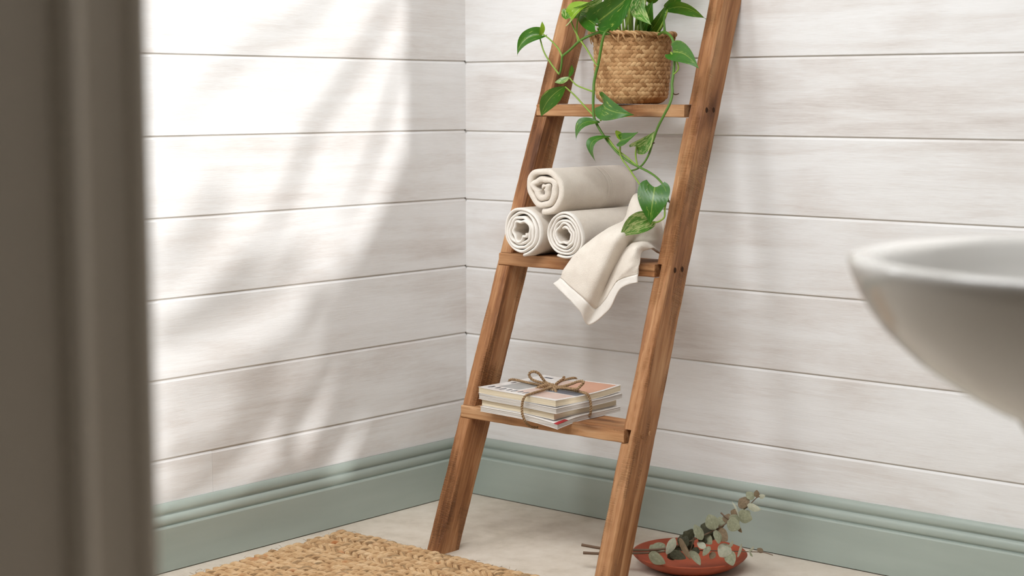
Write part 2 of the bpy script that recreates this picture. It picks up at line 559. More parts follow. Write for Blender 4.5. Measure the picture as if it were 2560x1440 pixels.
def tread(zt, xl, xr, seed):
    N = 70
    y0 = tread_y(zt); y1 = y0 + 0.099
    c = 0.07
    ring = []
    for (a, b) in [(0.015, 1), (0.25, 1), (0.5, 1), (0.75, 1), (0.985, 1), (1, 1-c), (1, .5), (1, c), (0.985, 0), (0.5, 0), (0.015, 0), (0, c), (0, .35), (0, .65), (0, 1-c)]:
        ring.append((a, b))
    v = []; f = []
    m_ = len(ring)
    for i in range(N+1):
        x = xl + (xr-xl)*i/N
        for k, (a, b) in enumerate(ring):
            y = y0 + a*(y1-y0); z = zt - TT + b*TT
            e = k in (0, 10, 11, 14)
            inner = 1 if 0.345 < x < 0.70 else 0
            y += (0.0007*nz(x*40, k*1.3, seed) + (0.0022*max(0, nz(x*22, k*5.1, seed)) if e else 0))*1
            z += (0.0006*nz(x*30, k*2.7, seed+3) - (0.0016*max(0, nz(x*18, k*4.1, seed+1)) if k in (14, 0) else 0))*inner
            if x < 0.3040+0.0205*zt+TX+0.001 or x > 0.7560-0.0205*zt-TX-0.001: y = min(y, Y0+K*zt+TD-0.014)
            v.append((x, y, z))
    for i in range(N):
        for k in range(m_):
            k2 = (k+1) % m_
            f.append((i*m_+k, (i+1)*m_+k, (i+1)*m_+k2, i*m_+k2))
    f.append(tuple(range(m_))); f.append(tuple(N*m_+k for k in range(m_))[::-1])
    o = mesh('tread', v, f, MAT['tread'], lad, smooth=True)
    bm = bmesh.new(); bm.from_mesh(o.data); bmesh.ops.recalc_face_normals(bm, faces=bm.faces)
    for e in bm.edges:
        if len(e.link_faces) == 2 and e.calc_face_angle(0) > math.radians(24): e.smooth = False
    bm.to_mesh(o.data); bm.free()
    return o
for i, (zt, xl, xr) in enumerate(TREADS): tread(zt, xl, xr, i*7.7)
# sunk screw plugs on the outer face of the right stile, two per tread
for (zt, xl, xr) in TREADS:
    for dy in (0.019, 0.043):
        z = zt - TT*0.5 + 0.002
        x = 0.7560 - 0.0205*z + 0.0002
        y = Y0 + K*z + dy
        b = MB()
        ring = []; n = 14
        vv = [(x+0.0006, y, z)]
        for r, dx in ((0.0030, 0.0006), (0.0040, 0.0010), (0.0048, 0.0002), (0.0048, -0.003)):
            for k in range(n):
                t = 2*PI*k/n
                vv.append((x+dx, y+r*0.8*math.cos(t), z+r*1.15*math.sin(t)))
        ff = [(0, 1+(k+1) % n, 1+k) for k in range(n)]
        for q in range(3):
            for k in range(n):
                ff.append((1+q*n+k, 1+q*n+(k+1) % n, 1+(q+1)*n+(k+1) % n, 1+(q+1)*n+k))
        b.add(vv, ff)
        if zt < 0.4: tag(b.build('screw_plug', MAT['tread'], lad, smooth=False), 'wood-coloured round screw plug')
        else: tag(b.build('screw_plug', MAT['dark'], lad, smooth=False), 'dark sunk screw hole')

# ------------------------------------------------------------------ potted pothos
PC = Vector((0.541, -0.102, TREADS[2][0]+0.0006))
MAT['straw'] = NT('seagrass', 0.75, 0.2)
m = MAT['straw']
uvn = m.noise(m.coord('Object', (1, 1, 1)), 60, 3)
ran = m.n('ShaderNodeNewGeometry').outputs['Random Per Island']
fib = m.noise(m.coord('Object', (300, 300, 300)), 1.0, 3)
k = m.math('ADD', m.math('MULTIPLY', ran, 0.55), m.math('MULTIPLY', uvn, 0.45))
m.P('Base Color', m.ramp(k, [(0.2, lin(152, 110, 70)), (0.5, lin(184, 142, 98)), (0.8, lin(206, 168, 122))]))
m.bump(fib, 0.3, 0.0006)
MAT['straw'] = m.m
MAT['strawdark'] = plain('seagrass_gap', lin(104, 68, 36), 0.9)
MAT['soil'] = plain('potting_soil', lin(58, 40, 28), 0.95)

pot = empty('potted_pothos', PC, 'trailing green pothos plant in a woven seagrass basket on the top tread of the ladder', 'plant')
BH = 0.142
def brad(t):      # radius at height fraction
    base = 0.0715 + 0.0095*t
    if t < 0.12: base -= 0.016*(1-t/0.12)**2
    if t > 0.86: base += 0.0035*((t-0.86)/0.14)**1.5
    return base + 0.0012*math.sin(t*5)
prof = [(0.0, 0.0015), (0.055, 0.0005)] + [(brad(i/20)-0.0022, BH*i/20*0.985+0.0005) for i in range(21)] + [(brad(1)-0.007, BH*0.97), (brad(0.85)-0.008, BH*0.8), (0.0, BH*0.8)]
v, f, uv = lathe(prof, 56, PC)
bk = mesh('basket', v, f, MAT['strawdark'], pot, smooth=True)
wv = MB()
rows, cols = 17, 52
for r in range(rows):
    for c in range(cols):
        t0 = r/rows; t1 = (r+1.35)/rows
        lean = 0.62 if r % 2 else -0.62
        pts = []; nu, nv_ = 4, 3
        for i in range(nu+1):
            fu = i/nu
            for j in range(nv_+1):
                fv = j/nv_-0.5
                th = 2*PI*(c + 0.5*(r % 2) + (fu-0.5)*lean*1.25 + fv*1.04*(1-0.55*abs(2*fu-1)**3))/cols + 0.012*nz(r*1.3, c*1.7)
                tt = min(1.0, max(0.0, (t0 - 0.17/rows) + (t1-t0)*fu))
                bul = 0.0013*math.sin(PI*min(1, max(0, fu)))*(1-(2*fv)**2*0.8) - 0.0011*abs(2*fu-1)**2 + 0.0008*nz(r*2.1, c*2.9, 3)
                rr = brad(tt) - 0.0006 + bul + 0.0016*math.sin(3*th+1)*tt
                pts.append((PC.x+rr*math.cos(th), PC.y+rr*math.sin(th), PC.z+BH*tt*0.98+0.0007))
        ff = []
        for i in range(nu):
            for j in range(nv_):
                a = i*(nv_+1)+j
                ff.append((a, a+1, a+nv_+2, a+nv_+1))
        wv.add(pts, ff)
tag(wv.build('weave', MAT['straw'], bk), kind='stuff')
# rolled, slightly ragged rim
rm = MB()
path = []
for i in range(120):
    t = 2*PI*i/120
    rr = brad(1)+0.0016 + 0.0016*math.sin(3*t+1) + 0.0010*nz(i*0.3)
    path.append(Vector((PC.x+rr*math.cos(t), PC.y+rr*math.sin(t), PC.z+BH*0.985 + 0.0035*nz(math.cos(t)*1.7, math.sin(t)*1.7, 2) + 0.002*math.cos(t*1.0+2.5))))
path.append(path[0].copy())
rope(rm, path, 0.0022, 0.0026, 0.028, 3, 6, jit=0.6)
random.seed(4)
for i in range(58):                       # loose straw ends folded over the rim
    t = 2*PI*i/58 + random.uniform(-.05, .05)
    rr = brad(0.95)+0.0022
    z0 = PC.z+BH*(0.985)
    d = random.uniform(-0.16, 0.16)
    l = random.uniform(0.008, 0.02)
    pth = [Vector((PC.x+(rr+0.002)*math.cos(t), PC.y+(rr+0.002)*math.sin(t), z0)), Vector((PC.x+(rr+0.0022)*math.cos(t+d*.5), PC.y+(rr+0.0022)*math.sin(t+d*.5), z0-l*.5)), Vector((PC.x+(rr-0.001)*math.cos(t+d), PC.y+(rr-0.001)*math.sin(t+d), z0-l))]
    tube(rm, catmull(pth, 4), [0.0013, 0.0016, 0.0008], 5)
rm.build('rim', MAT['straw'], bk)
v, f, uv = lathe([(0.0, BH*0.86), (0.04, BH*0.865), (brad(0.86)-0.009, BH*0.85)], 40, PC)
mesh('soil', v, f, MAT['soil'], pot)

CAMP = Vector(cam.location)
HEART = [(0, .55), (.04, .80), (.10, .95), (.18, 1.0), (.30, .99), (.42, .91), (.55, .76), (.68, .56), (.80, .34), (.90, .15), (.96, .06), (1, .0)]
OVAL = [(0, .12), (.06, .45), (.15, .72), (.28, .93), (.42, 1.0), (.56, .97), (.70, .82), (.82, .60), (.92, .34), (.97, .17), (1, .02)]
LANCE = [(0, .10), (.08, .42), (.2, .75), (.35, .98), (.5, 1.0), (.65, .85), (.8, .55), (.92, .22), (1, .0)]
def prof_at(P, u):
    for (a, x), (b, y) in zip(P, P[1:]):
        if u <= b: return x + (y-x)*(u-a)/(b-a)
    return 0.0
def leaf(name, parent, B, T, width, mat, roll=0.0, fold=0.18, arch=0.10, bow=0.0, P=HEART, sweep=0.17, cup=0.0, label=None, nu=16, nt=8, twist=0.0):
    B = Vector(B); T = Vector(T)
    a = T-B; L = a.length; a.normalize()
    vw = (CAMP-B).normalized()
    n = (vw - a*vw.dot(a))
    if n.length < 1e-3: n = a.orthogonal()
    n.normalize()
    s = a.cross(n)
    rr = math.radians(roll)
    v = []; f = []; uv = []
    for i in range(nu+1):
        u = i/nu
        u = 0.5*(u + (1-math.cos(u*PI))/2)
        hw = width/2*prof_at(P, u)
        r2 = rr + math.radians(twist)*u
        n2 = n*math.cos(r2) + s*math.sin(r2)
        s2 = s*math.cos(r2) - n*math.sin(r2)
        for j in range(nt+1):
            t = -1 + 2*j/nt
            x = L*(u - sweep*(1-u)**3*abs(t)**1.6)
            y = hw*t
            z = fold*hw*abs(t)**1.3 + arch*L*4*u*(1-u) - cup*hw*t*t
            z += 0.012*L*math.sin(u*9+t*2)*abs(t)
            v.append(B + a*x + s2*y + n2*z + s*(bow*L*4*u*(1-u)))
            uv.append((u, (t+1)/2))
    for i in range(nu):
        for j in range(nt):
            q = i*(nt+1)+j
            f.append((q, q+1, q+nt+2, q+nt+1))
    o = mesh(name, v, f, mat, parent, True, uv)
    if label: o['label'] = label
    return o
PX = 1/1237.0     # metres per picture pixel at the ladder's distance
def stem(name, pts, rad, mat, parent, per=8, sides=7):
    b = MB()
    tube(b, catmull(pts, per), rad, sides)
    return b.build(name, mat, parent)

# the three hanging vines
V1 = [(0.5409,-0.1500,1.0361),(0.5324,-0.1850,1.0385),(0.5102,-0.1950,1.0332),(0.4840,-0.2000,1.0219),(0.4588,-0.2000,1.0042),(0.4414,-0.2000,0.9933),(0.4384,-0.2000,0.9878),(0.4374,-0.2000,0.9766),(0.4343,-0.2000,0.9623),(0.4313,-0.2000,0.9559)]
V2 = [(0.5557,-0.1500,1.0342),(0.5503,-0.1800,1.0460),(0.5477,-0.2000,1.0377),(0.5447,-0.2050,1.0236),(0.5390,-0.2050,0.9987),(0.5332,-0.2050,0.9730),(0.5274,-0.2050,0.9550),(0.5250,-0.2070,0.9377),(0.5264,-0.2100,0.9204),(0.5271,-0.2120,0.9008),(0.5306,-0.2150,0.8748),(0.5387,-0.2150,0.8568),(0.5537,-0.2150,0.8373),(0.5730,-0.2170,0.8188),(0.5969,-0.2200,0.7998),(0.6227,-0.2220,0.7856),(0.6518,-0.2250,0.7749),(0.6792,-0.2300,0.7658),(0.7016,-0.2350,0.7551),(0.7193,-0.2400,0.7414),(0.7304,-0.2450,0.7252),(0.7347,-0.2470,0.7126)]
V3 = [(0.6122,-0.1200,1.0306),(0.6525,-0.1500,1.0366),(0.6817,-0.1700,1.0276),(0.6919,-0.1750,1.0158),(0.6974,-0.1800,0.9981),(0.7021,-0.1850,0.9735),(0.7031,-0.1900,0.9521),(0.7040,-0.1950,0.9338),(0.7086,-0.2000,0.9186),(0.7103,-0.2100,0.8988),(0.7001,-0.2150,0.8759),(0.6863,-0.2150,0.8529),(0.6763,-0.2150,0.8298),(0.6726,-0.2150,0.8190),(0.6653,-0.2150,0.8004),(0.6555,-0.2170,0.7840),(0.6435,-0.2200,0.7729),(0.6262,-0.2200,0.7678)]
stem('vine', V1, [.0027, .0027, .0024, .0017], MAT['vine'], pot)
stem('vine', V2, [.0026, .0029, .0028, .0025, .0022, .0019], MAT['vine'], pot)
stem('vine', V3, [.0027, .0028, .0027, .0023, .0017], MAT['vine'], pot)
# petioles and side shoots
PET = [
 [(0.4383,-0.2000,0.9918),(0.4290,-0.2000,1.0071),(0.4083,-0.2000,1.0251),(0.3874,-0.2000,1.0384)],
 [(0.4313,-0.2000,0.9559),(0.4105,-0.2000,0.9770),(0.3917,-0.2000,1.0013),(0.3811,-0.2000,1.0289)],
 [(0.4840,-0.2000,1.0203),(0.4823,-0.2030,1.0281),(0.4734,-0.2060,1.0456),(0.4674,-0.2100,1.0646)],
 [(0.4800,-0.2000,1.0188),(0.4759,-0.2000,1.0363),(0.4777,-0.2000,1.0615),(0.4867,-0.2000,1.0848)],
 [(0.4860,-0.2000,1.0218),(0.5066,-0.2030,1.0009),(0.5240,-0.2060,0.9802),(0.5337,-0.2070,0.9706)],
 [(0.5245,-0.2100,0.9212),(0.5001,-0.2070,0.9276),(0.4791,-0.2060,0.9348),(0.4627,-0.2060,0.9484)],
 [(0.5296,-0.2150,0.8748),(0.5069,-0.2130,0.8920),(0.4790,-0.2110,0.9142),(0.4547,-0.2100,0.9309)],
 [(0.5475,-0.2150,0.8639),(0.5541,-0.2160,0.8734),(0.5578,-0.2170,0.8844),(0.5584,-0.2180,0.8953)],
 [(0.5643,-0.2160,0.8328),(0.5885,-0.2180,0.8097),(0.6151,-0.2210,0.7955),(0.6434,-0.2240,0.7785)],
 [(0.6043,-0.2250,0.8273),(0.6027,-0.2240,0.8055),(0.6077,-0.2240,0.7908),(0.6258,-0.2260,0.7726),(0.6437,-0.2320,0.7571),(0.6659,-0.2400,0.7396)],
 [(0.6416,-0.2220,0.8147),(0.6389,-0.2220,0.8007),(0.6417,-0.2230,0.7877),(0.6463,-0.2240,0.7754)],
 [(0.6956,-0.1880,0.9957),(0.7127,-0.1950,0.9808),(0.7185,-0.1950,0.9641),(0.7040,-0.1900,0.9537)],
 [(0.7292,-0.2470,0.7116),(0.7287,-0.2500,0.6995),(0.7293,-0.2520,0.6845),(0.7232,-0.2550,0.6775),(0.7142,-0.2580,0.6734),(0.7003,-0.2620,0.6730)],
]
for q in PET: stem('petiole', q, [.0020, .0017, .0015], MAT['petiole'], pot, 7, 6)
TEN = [[(0.7086,-0.2000,0.9201),(0.7133,-0.2000,0.9155),(0.7189,-0.2000,0.9155),(0.7235,-0.2000,0.9170)], [(0.6782,-0.2150,0.8229),(0.6693,-0.2170,0.8190),(0.6616,-0.2180,0.8135),(0.6537,-0.2190,0.8156)], [(0.7319,-0.2470,0.7132),(0.7365,-0.2470,0.7149),(0.7366,-0.2470,0.7104)]]
for q in TEN: stem('tendril', q, [.0014, .0012, .0008], MAT['tendril'], pot, 5, 5)

HL = [  # base, tip, width px, material, kw
 ([(0.3843,-0.2000,1.0352)], [(0.3417,-0.2250,0.9936)], 36, 'leaf', dict(bow=0.18, roll=25, fold=.3)),
 ([(0.3811,-0.2000,1.0321)], [(0.3863,-0.2000,1.0633)], 13, 'leafnew', dict(roll=40, P=LANCE, sweep=0)),
 ([(0.4684,-0.2100,1.0645)], [(0.5232,-0.2150,1.0954)], 34, 'leafnew', dict(roll=-50, fold=.4, bow=0.0)),
 ([(0.4679,-0.2120,1.0661)], [(0.4372,-0.1900,1.0868)], 42, 'leafvar', dict(roll=30, fold=.2, bow=0.1)),
 ([(0.4857,-0.2000,1.0833)], [(0.5603,-0.2200,1.1078)], 36, 'leafvar', dict(roll=35, fold=.2)),
 ([(0.4607,-0.2060,0.9500)], [(0.4561,-0.1900,0.9749)], 12, 'leaf', dict(roll=30, P=LANCE, sweep=0)),
 ([(0.4607,-0.2060,0.9492)], [(0.4390,-0.2250,0.9397)], 15, 'leafvar', dict(roll=30, P=LANCE, sweep=0.05, bow=-0.12)),
 ([(0.4547,-0.2100,0.9317)], [(0.4050,-0.2250,0.8716)], 42, 'leaf', dict(roll=-20, bow=0.15, fold=.22, sweep=.0, P=LANCE)),
 ([(0.5565,-0.2180,0.8985)], [(0.6520,-0.2450,0.8766)], 62, 'leaf', dict(roll=8, fold=.16, arch=.16, bow=0.06)),
 ([(0.5456,-0.2150,0.8600)], [(0.5023,-0.2350,0.8251)], 24, 'leaf', dict(roll=40, bow=0.26, sweep=0.03, P=LANCE)),
 ([(0.5732,-0.2160,0.8321)], [(0.5525,-0.2350,0.7827)], 22, 'leaf', dict(roll=45, bow=0.40, sweep=0.03, P=LANCE)),
 ([(0.6043,-0.2250,0.8273)], [(0.6572,-0.2400,0.8437)], 28, 'leaf', dict(roll=-30, fold=.3, bow=0.10)),
 ([(0.6023,-0.2250,0.8280)], [(0.5907,-0.2200,0.8457)], 16, 'leafnew', dict(roll=40, P=OVAL, sweep=0)),
 ([(0.6416,-0.2220,0.8147)], [(0.6931,-0.2350,0.8464)], 40, 'leafvar', dict(roll=15, fold=.3, bow=0.05)),
 ([(0.7036,-0.2480,0.7396)], [(0.7074,-0.2680,0.6699)], 76, 'leaf', dict(roll=6, fold=.14, arch=.10)),
 ([(0.6965,-0.2620,0.6789)], [(0.6485,-0.2850,0.6434)], 52, 'leafvar', dict(roll=-25, fold=.2, bow=0.12)),
 ([(0.7012,-0.1880,0.9956)], [(0.7762,-0.2100,0.9625)], 50, 'leaf', dict(roll=10, fold=.22, bow=-0.12)),
 # crown over the basket
 ([(0.5258,-0.2000,1.0570)], [(0.6042,-0.1800,1.1156)], 78, 'leaf', dict(roll=14, fold=.35, arch=.05, sweep=.10)),
 ([(0.5234,-0.2020,1.0523)], [(0.4484,-0.1600,1.0892)], 40, 'leaf', dict(roll=-20, fold=.2)),
 ([(0.5904,-0.1500,1.0888)], [(0.6513,-0.1900,1.0484)], 42, 'leafvar', dict(roll=20, fold=.3)),
 ([(0.5684,-0.1000,1.0480)], [(0.5965,-0.1100,1.1004)], 44, 'leaf', dict(roll=-15, fold=.2, sweep=.05)),
 ([(0.5761,-0.0900,1.0417)], [(0.6205,-0.1000,1.0921)], 34, 'leaf', dict(roll=30, fold=.3, sweep=.05)),
 ([(0.6347,-0.1200,1.0799)], [(0.7366,-0.1300,1.0595)], 30, 'leaf', dict(roll=48, bow=-0.20, sweep=0.02, P=LANCE)),
 ([(0.6423,-0.1200,1.0843)], [(0.6685,-0.1200,1.1159)], 34, 'leaf', dict(roll=30, sweep=.05)),
 ([(0.5213,-0.1200,1.0709)], [(0.5436,-0.1100,1.0959)], 30, 'leaf', dict(roll=-20)),
 ([(0.5524,-0.1300,1.0854)], [(0.5555,-0.1200,1.1235)], 44, 'leaf', dict(roll=12, sweep=.08)),
 ([(0.5701,-0.1300,1.0816)], [(0.5801,-0.1200,1.1178)], 40, 'leafvar', dict(roll=-18, sweep=.06)),
 ([(0.5291,-0.0600,1.0969)], [(0.5440,-0.0500,1.0839)], 30, 'leaf', dict(roll=30)),
 ([(0.5804,-0.1300,1.0326)], [(0.5938,-0.1300,1.0605)], 18, 'leaf', dict(roll=25, P=LANCE, sweep=0)),
 ([(0.4661,-0.1000,1.0393)], [(0.4701,-0.1000,1.0554)], 14, 'leaf', dict(roll=35, P=LANCE, sweep=0)),
]
for b, t, wd, mt, kw in HL:
    leaf('leaf', pot, b[0], t[0], wd*PX/max(0.5, math.cos(math.radians(kw.get('roll', 0)))), MAT[mt], **kw)
# leaves above the picture's edge, and upright petioles
random.seed(11)
for (u_, y_) in ((1470, -.14), (1515, -.17), (1545, -.1), (1575, -.19), (1605, -.06), (1640, -.15), (1560, -.13), (1500, -.08)):
    pass
UP = [
 [(0.5035,-0.1400,1.0357),(0.5079,-0.1500,1.0448),(0.5216,-0.1800,1.0499),(0.5219,-0.2000,1.0524)], [(0.4731,-0.1200,1.0354),(0.4700,-0.1200,1.0435),(0.4745,-0.1300,1.0495)],
 [(0.5035,-0.1200,1.0347),(0.5094,-0.1200,1.0521),(0.5154,-0.1200,1.0631),(0.5223,-0.1200,1.0716)], [(0.4912,-0.0900,1.0358),(0.4920,-0.0900,1.0583),(0.4908,-0.0900,1.0825),(0.4879,-0.1000,1.1143)],
 [(0.5336,-0.1200,1.0340),(0.5394,-0.1200,1.0513),(0.5432,-0.1200,1.0718),(0.5534,-0.1300,1.0869)], [(0.5632,-0.1400,1.0327),(0.5610,-0.1400,1.0548),(0.5607,-0.1400,1.0863),(0.5475,-0.1400,1.1260)],
 [(0.5388,-0.1000,1.0344),(0.5366,-0.1000,1.0568),(0.5403,-0.1000,1.0885),(0.5479,-0.1000,1.1200)], [(0.5686,-0.1300,1.0329),(0.5704,-0.1300,1.0549),(0.5722,-0.1300,1.0706),(0.5701,-0.1300,1.0832)],
 [(0.5422,-0.0800,1.0349),(0.5440,-0.0800,1.0572),(0.5467,-0.0800,1.0811),(0.5363,-0.0700,1.0978)], [(0.6007,-0.1500,1.0316),(0.5966,-0.1500,1.0535),(0.5945,-0.1500,1.0723),(0.5904,-0.1500,1.0896)],
 [(0.5764,-0.1000,1.0335),(0.5744,-0.1000,1.0399),(0.5694,-0.1000,1.0480)], [(0.5712,-0.0900,1.0339),(0.5830,-0.0900,1.0368),(0.5770,-0.0900,1.0417)],
 [(0.6051,-0.1100,1.0326),(0.6236,-0.1200,1.0475),(0.6330,-0.1200,1.0644),(0.6385,-0.1200,1.0782),(0.6442,-0.1200,1.0874)], [(0.6404,-0.1300,1.0328),(0.6392,-0.1300,1.0483),(0.6346,-0.1250,1.0626),(0.6338,-0.1200,1.0722)],
 [(0.5865,-0.0700,1.0357),(0.5824,-0.0700,1.0470),(0.5686,-0.0700,1.0521)], [(0.4960,-0.0800,1.0359),(0.4927,-0.0800,1.0586),(0.4916,-0.0800,1.0748)], [(0.4804,-0.1000,1.0357),(0.4783,-0.1000,1.0439),(0.4884,-0.1000,1.0565),(0.4994,-0.1000,1.0658)],
]
for q in UP: stem('petiole', q, [.0028, .0022, .0018], MAT['petiole'] if random.random() < .6 else MAT['vine'], pot, 6, 6)
for i in range(9):
    a = i*2.4 + .3
    r0 = 0.03 + 0.03*random.random()
    b = PC + Vector((r0*math.cos(a), min(0.04, r0*math.sin(a)), 0.215 + 0.05*random.random()))
    t = b + Vector((math.cos(a)*.07, min(0.02, math.sin(a)*.06-.015), random.uniform(-.005, .035)))
    leaf('leaf', pot, b, t, random.uniform(.045, .06), MAT['leaf' if i % 3 else 'leafvar'], roll=random.uniform(-30, 30))
    stem('petiole', [PC+Vector((r0*.4*math.cos(a), r0*.4*math.sin(a), .125)), PC+Vector((r0*.6*math.cos(a), r0*.5*math.sin(a), .18)), b], [.0026, .002], MAT['petiole'], pot, 6, 6)

# ------------------------------------------------------------------ rolled towels
def rolled_towel(name, cx, cz, y0, length, R, turns, thick_f, rin, seed, label, sq=(1, 1), yaw=0.0, band=None, crump=0.12, hemw=0.0, start=-PI/2):
    """spiral roll; front end at y0, axis to +y turned by yaw"""
    e = empty(name, (cx, y0+length/2, cz-R*sq[1]), label, 'towel', 'rolled beige towels on the middle tread')
    pitch = (R-rin)/turns
    th = pitch*thick_f
    N = int(turns*46)
    ax = [0.0, .0006, .0016, .004, .008, .016, .03, .05, .075] + [0.075+(length-0.075-.012)*i/12 for i in range(1, 13)] + [length-.006, length-.002, length]
    if band is not None:
        for k in range(3):
            ax += [band+k*.007-.0015, band+k*.007, band+k*.007+.0015]
    ax = sorted(ax)
    na = len(ax)
    v = []; f = []; mi = []
    cy, sy = math.cos(yaw), math.sin(yaw)
    for i in range(N+1):
        q = i/N
        ang = start + 2*PI*turns*q
        r = R - pitch*turns*q
        depth = q
        rr = r*(1 + 0.022*math.sin(2*ang+seed) + 0.018*math.sin(3*ang+seed*2)) + crump*pitch*(0.2+depth*1.2)*nz(math.cos(ang)*1.6+seed, math.sin(ang)*1.6, depth*3)*1.6
        rr = max(rr, 0.003)
        jit = 0.0035*nz(q*turns*3.1, seed*2.0, 5) - 0.004*depth*(1 if seed % 2 else .3)
        ring = []
        for side in (0, 1):
            seq = range(na) if side == 0 else range(na-1, -1, -1)
            for k in seq:
                a_ = ax[k]
                ed = min(a_, length-a_)
                tk = th*(0.5 if ed > .0035 else 0.5*math.sqrt(max(0.0, 1-(1-ed/.0035)**2))*.8+.1*th/th*0.5)
                wob = 0.0010*nz(a_*22, ang*1.2, seed)*(1-depth) + (0.0012*math.sin(a_*420+seed) if ed < .012 and hemw else 0)*0
                if band is not None and side == 0 and i < 47:
                    for kk in range(3):
                        if abs(a_-(band+kk*.007)) < .0004: wob -= .0011
                ro = rr + (tk if side == 0 else -tk) + wob
                aa = a_ + (jit if ed < .02 else 0)
                X = math.cos(ang)*ro*sq[0]; Z = math.sin(ang)*ro*sq[1]
                ring.append((cx + X*cy - aa*sy*1.0, y0 + aa*cy + X*sy, cz + Z))
        v += ring
        if i < N:
            m_ = 2*na
            for k in range(m_):
                k2 = (k+1) % m_
                f.append((i*m_+k, i*m_+k2, (i+1)*m_+k2, (i+1)*m_+k))
                kk = k if k < na else 2*na-1-k
                mi.append(1 if ax[min(kk, na-1)] < hemw else 0)
    m_ = 2*na
    f.append(tuple(range(m_))[::-1]); f.append(tuple(N*m_+k for k in range(m_))); mi += [0, 0]
    o = mesh('roll', v, f, [MAT['towel'], MAT['hem']], e, True, mi=mi)
    bm = bmesh.new(); bm.from_mesh(o.data); bmesh.ops.recalc_face_normals(bm, faces=bm.faces); bm.to_mesh(o.data); bm.free()
    return o
TZ = TREADS[1][0]
rolled_towel('rolled_towel', 0.4085, TZ+0.0505, -0.292, 0.232, 0.0475, 4.2, 0.80, 0.015, 1.0, 'rolled beige towel at lower left, end against the left stile', sq=(1.02, 1.03), crump=.42, hemw=.006, start=-PI/2+.1)
rolled_towel('rolled_towel', 0.5120, TZ+0.0485, -0.285, 0.235, 0.0455, 4.6, 0.78, 0.014, 2.0, 'lower right rolled beige towel with an open hole in its coil', sq=(1.0, 1.03), crump=.30, hemw=.006, start=-PI/2-.4)
rolled_towel('rolled_towel', 0.4560, TZ+0.1355, -0.282, 0.246, 0.0455, 2.5, 0.84, 0.008, 3.0, 'thick rolled beige towel lying on top of the two others', sq=(1.10, 0.97), crump=.34, hemw=0, band=.148, start=-PI/2-.05)

# ------------------------------------------------------------------ towel with a corner hanging over the tread
ROWS = [
 [(0.6023,-0.2000,0.6174),(0.5996,-0.1750,0.6204),(0.6100,-0.1650,0.6235),(0.6295,-0.1650,0.6214),(0.6489,-0.1650,0.6161),(0.6669,-0.1700,0.6096),(0.6807,-0.1800,0.6017)],
 [(0.5872,-0.1800,0.6559),(0.5878,-0.1650,0.6814),(0.5942,-0.1550,0.6908),(0.6132,-0.1500,0.6849),(0.6337,-0.1500,0.6763),(0.6493,-0.1500,0.6612),(0.6662,-0.1600,0.6428)],
 [(0.5945,-0.1900,0.6703),(0.5986,-0.1800,0.7033),(0.6048,-0.1700,0.7181),(0.6172,-0.1600,0.7078),(0.6387,-0.1600,0.6944),(0.6552,-0.1600,0.6778),(0.6712,-0.1700,0.6539)],
 [(0.6032,-0.2150,0.6650),(0.6213,-0.2120,0.6767),(0.6435,-0.2080,0.6736),(0.6579,-0.2000,0.6628),(0.6698,-0.1950,0.6506),(0.6759,-0.1900,0.6350),(0.6819,-0.1900,0.6119)],
 [(0.6038,-0.2550,0.6571),(0.6344,-0.2650,0.6592),(0.6580,-0.2620,0.6587),(0.6569,-0.2380,0.6448),(0.6659,-0.2320,0.6356),(0.6790,-0.2250,0.6312),(0.6849,-0.2050,0.6092)],
 [(0.5742,-0.2750,0.6334),(0.6187,-0.2900,0.6398),(0.6536,-0.2920,0.6449),(0.6468,-0.2580,0.6254),(0.6674,-0.2640,0.6292),(0.6877,-0.2660,0.6305),(0.6931,-0.2380,0.6205)],
 [(0.5446,-0.2850,0.6065),(0.5947,-0.2990,0.6081),(0.6364,-0.3030,0.6093),(0.6339,-0.2700,0.5952),(0.6646,-0.2820,0.6141),(0.6887,-0.2880,0.6221),(0.6874,-0.2680,0.6160)],
 [(0.5177,-0.2900,0.5736),(0.5697,-0.3030,0.5702),(0.6174,-0.3080,0.5683),(0.6186,-0.2750,0.5650),(0.6550,-0.2880,0.5847),(0.6815,-0.2920,0.5936),(0.6938,-0.2830,0.5914)],
 [(0.5087,-0.2900,0.5564),(0.5539,-0.3040,0.5363),(0.5870,-0.3060,0.5178),(0.5895,-0.2810,0.5000),(0.6193,-0.2870,0.5216),(0.6515,-0.2920,0.5601),(0.6926,-0.2850,0.5747)],
 [(0.4905,-0.2900,0.5424),(0.5352,-0.3030,0.5206),(0.5677,-0.3050,0.4973),(0.5743,-0.2840,0.4675),(0.6260,-0.2880,0.5004),(0.6574,-0.2920,0.5451),(0.6926,-0.2860,0.5594)],
]
def surf(ROWS, pu, pv):
    cols = [catmull(r, pu) for r in ROWS]
    n = len(cols[0])
    lines = [catmull([c[i] for c in cols], pv) for i in range(n)]
    return lines            # lines[i][k]: i across, k along
ht = empty('hanging_towel', (0.60, -0.20, TZ), 'crumpled beige hand towel draped with one hemmed corner hanging below the middle tread', 'towel')
LN = surf(ROWS, 8, 8)
na, nb = len(LN), len(LN[0])
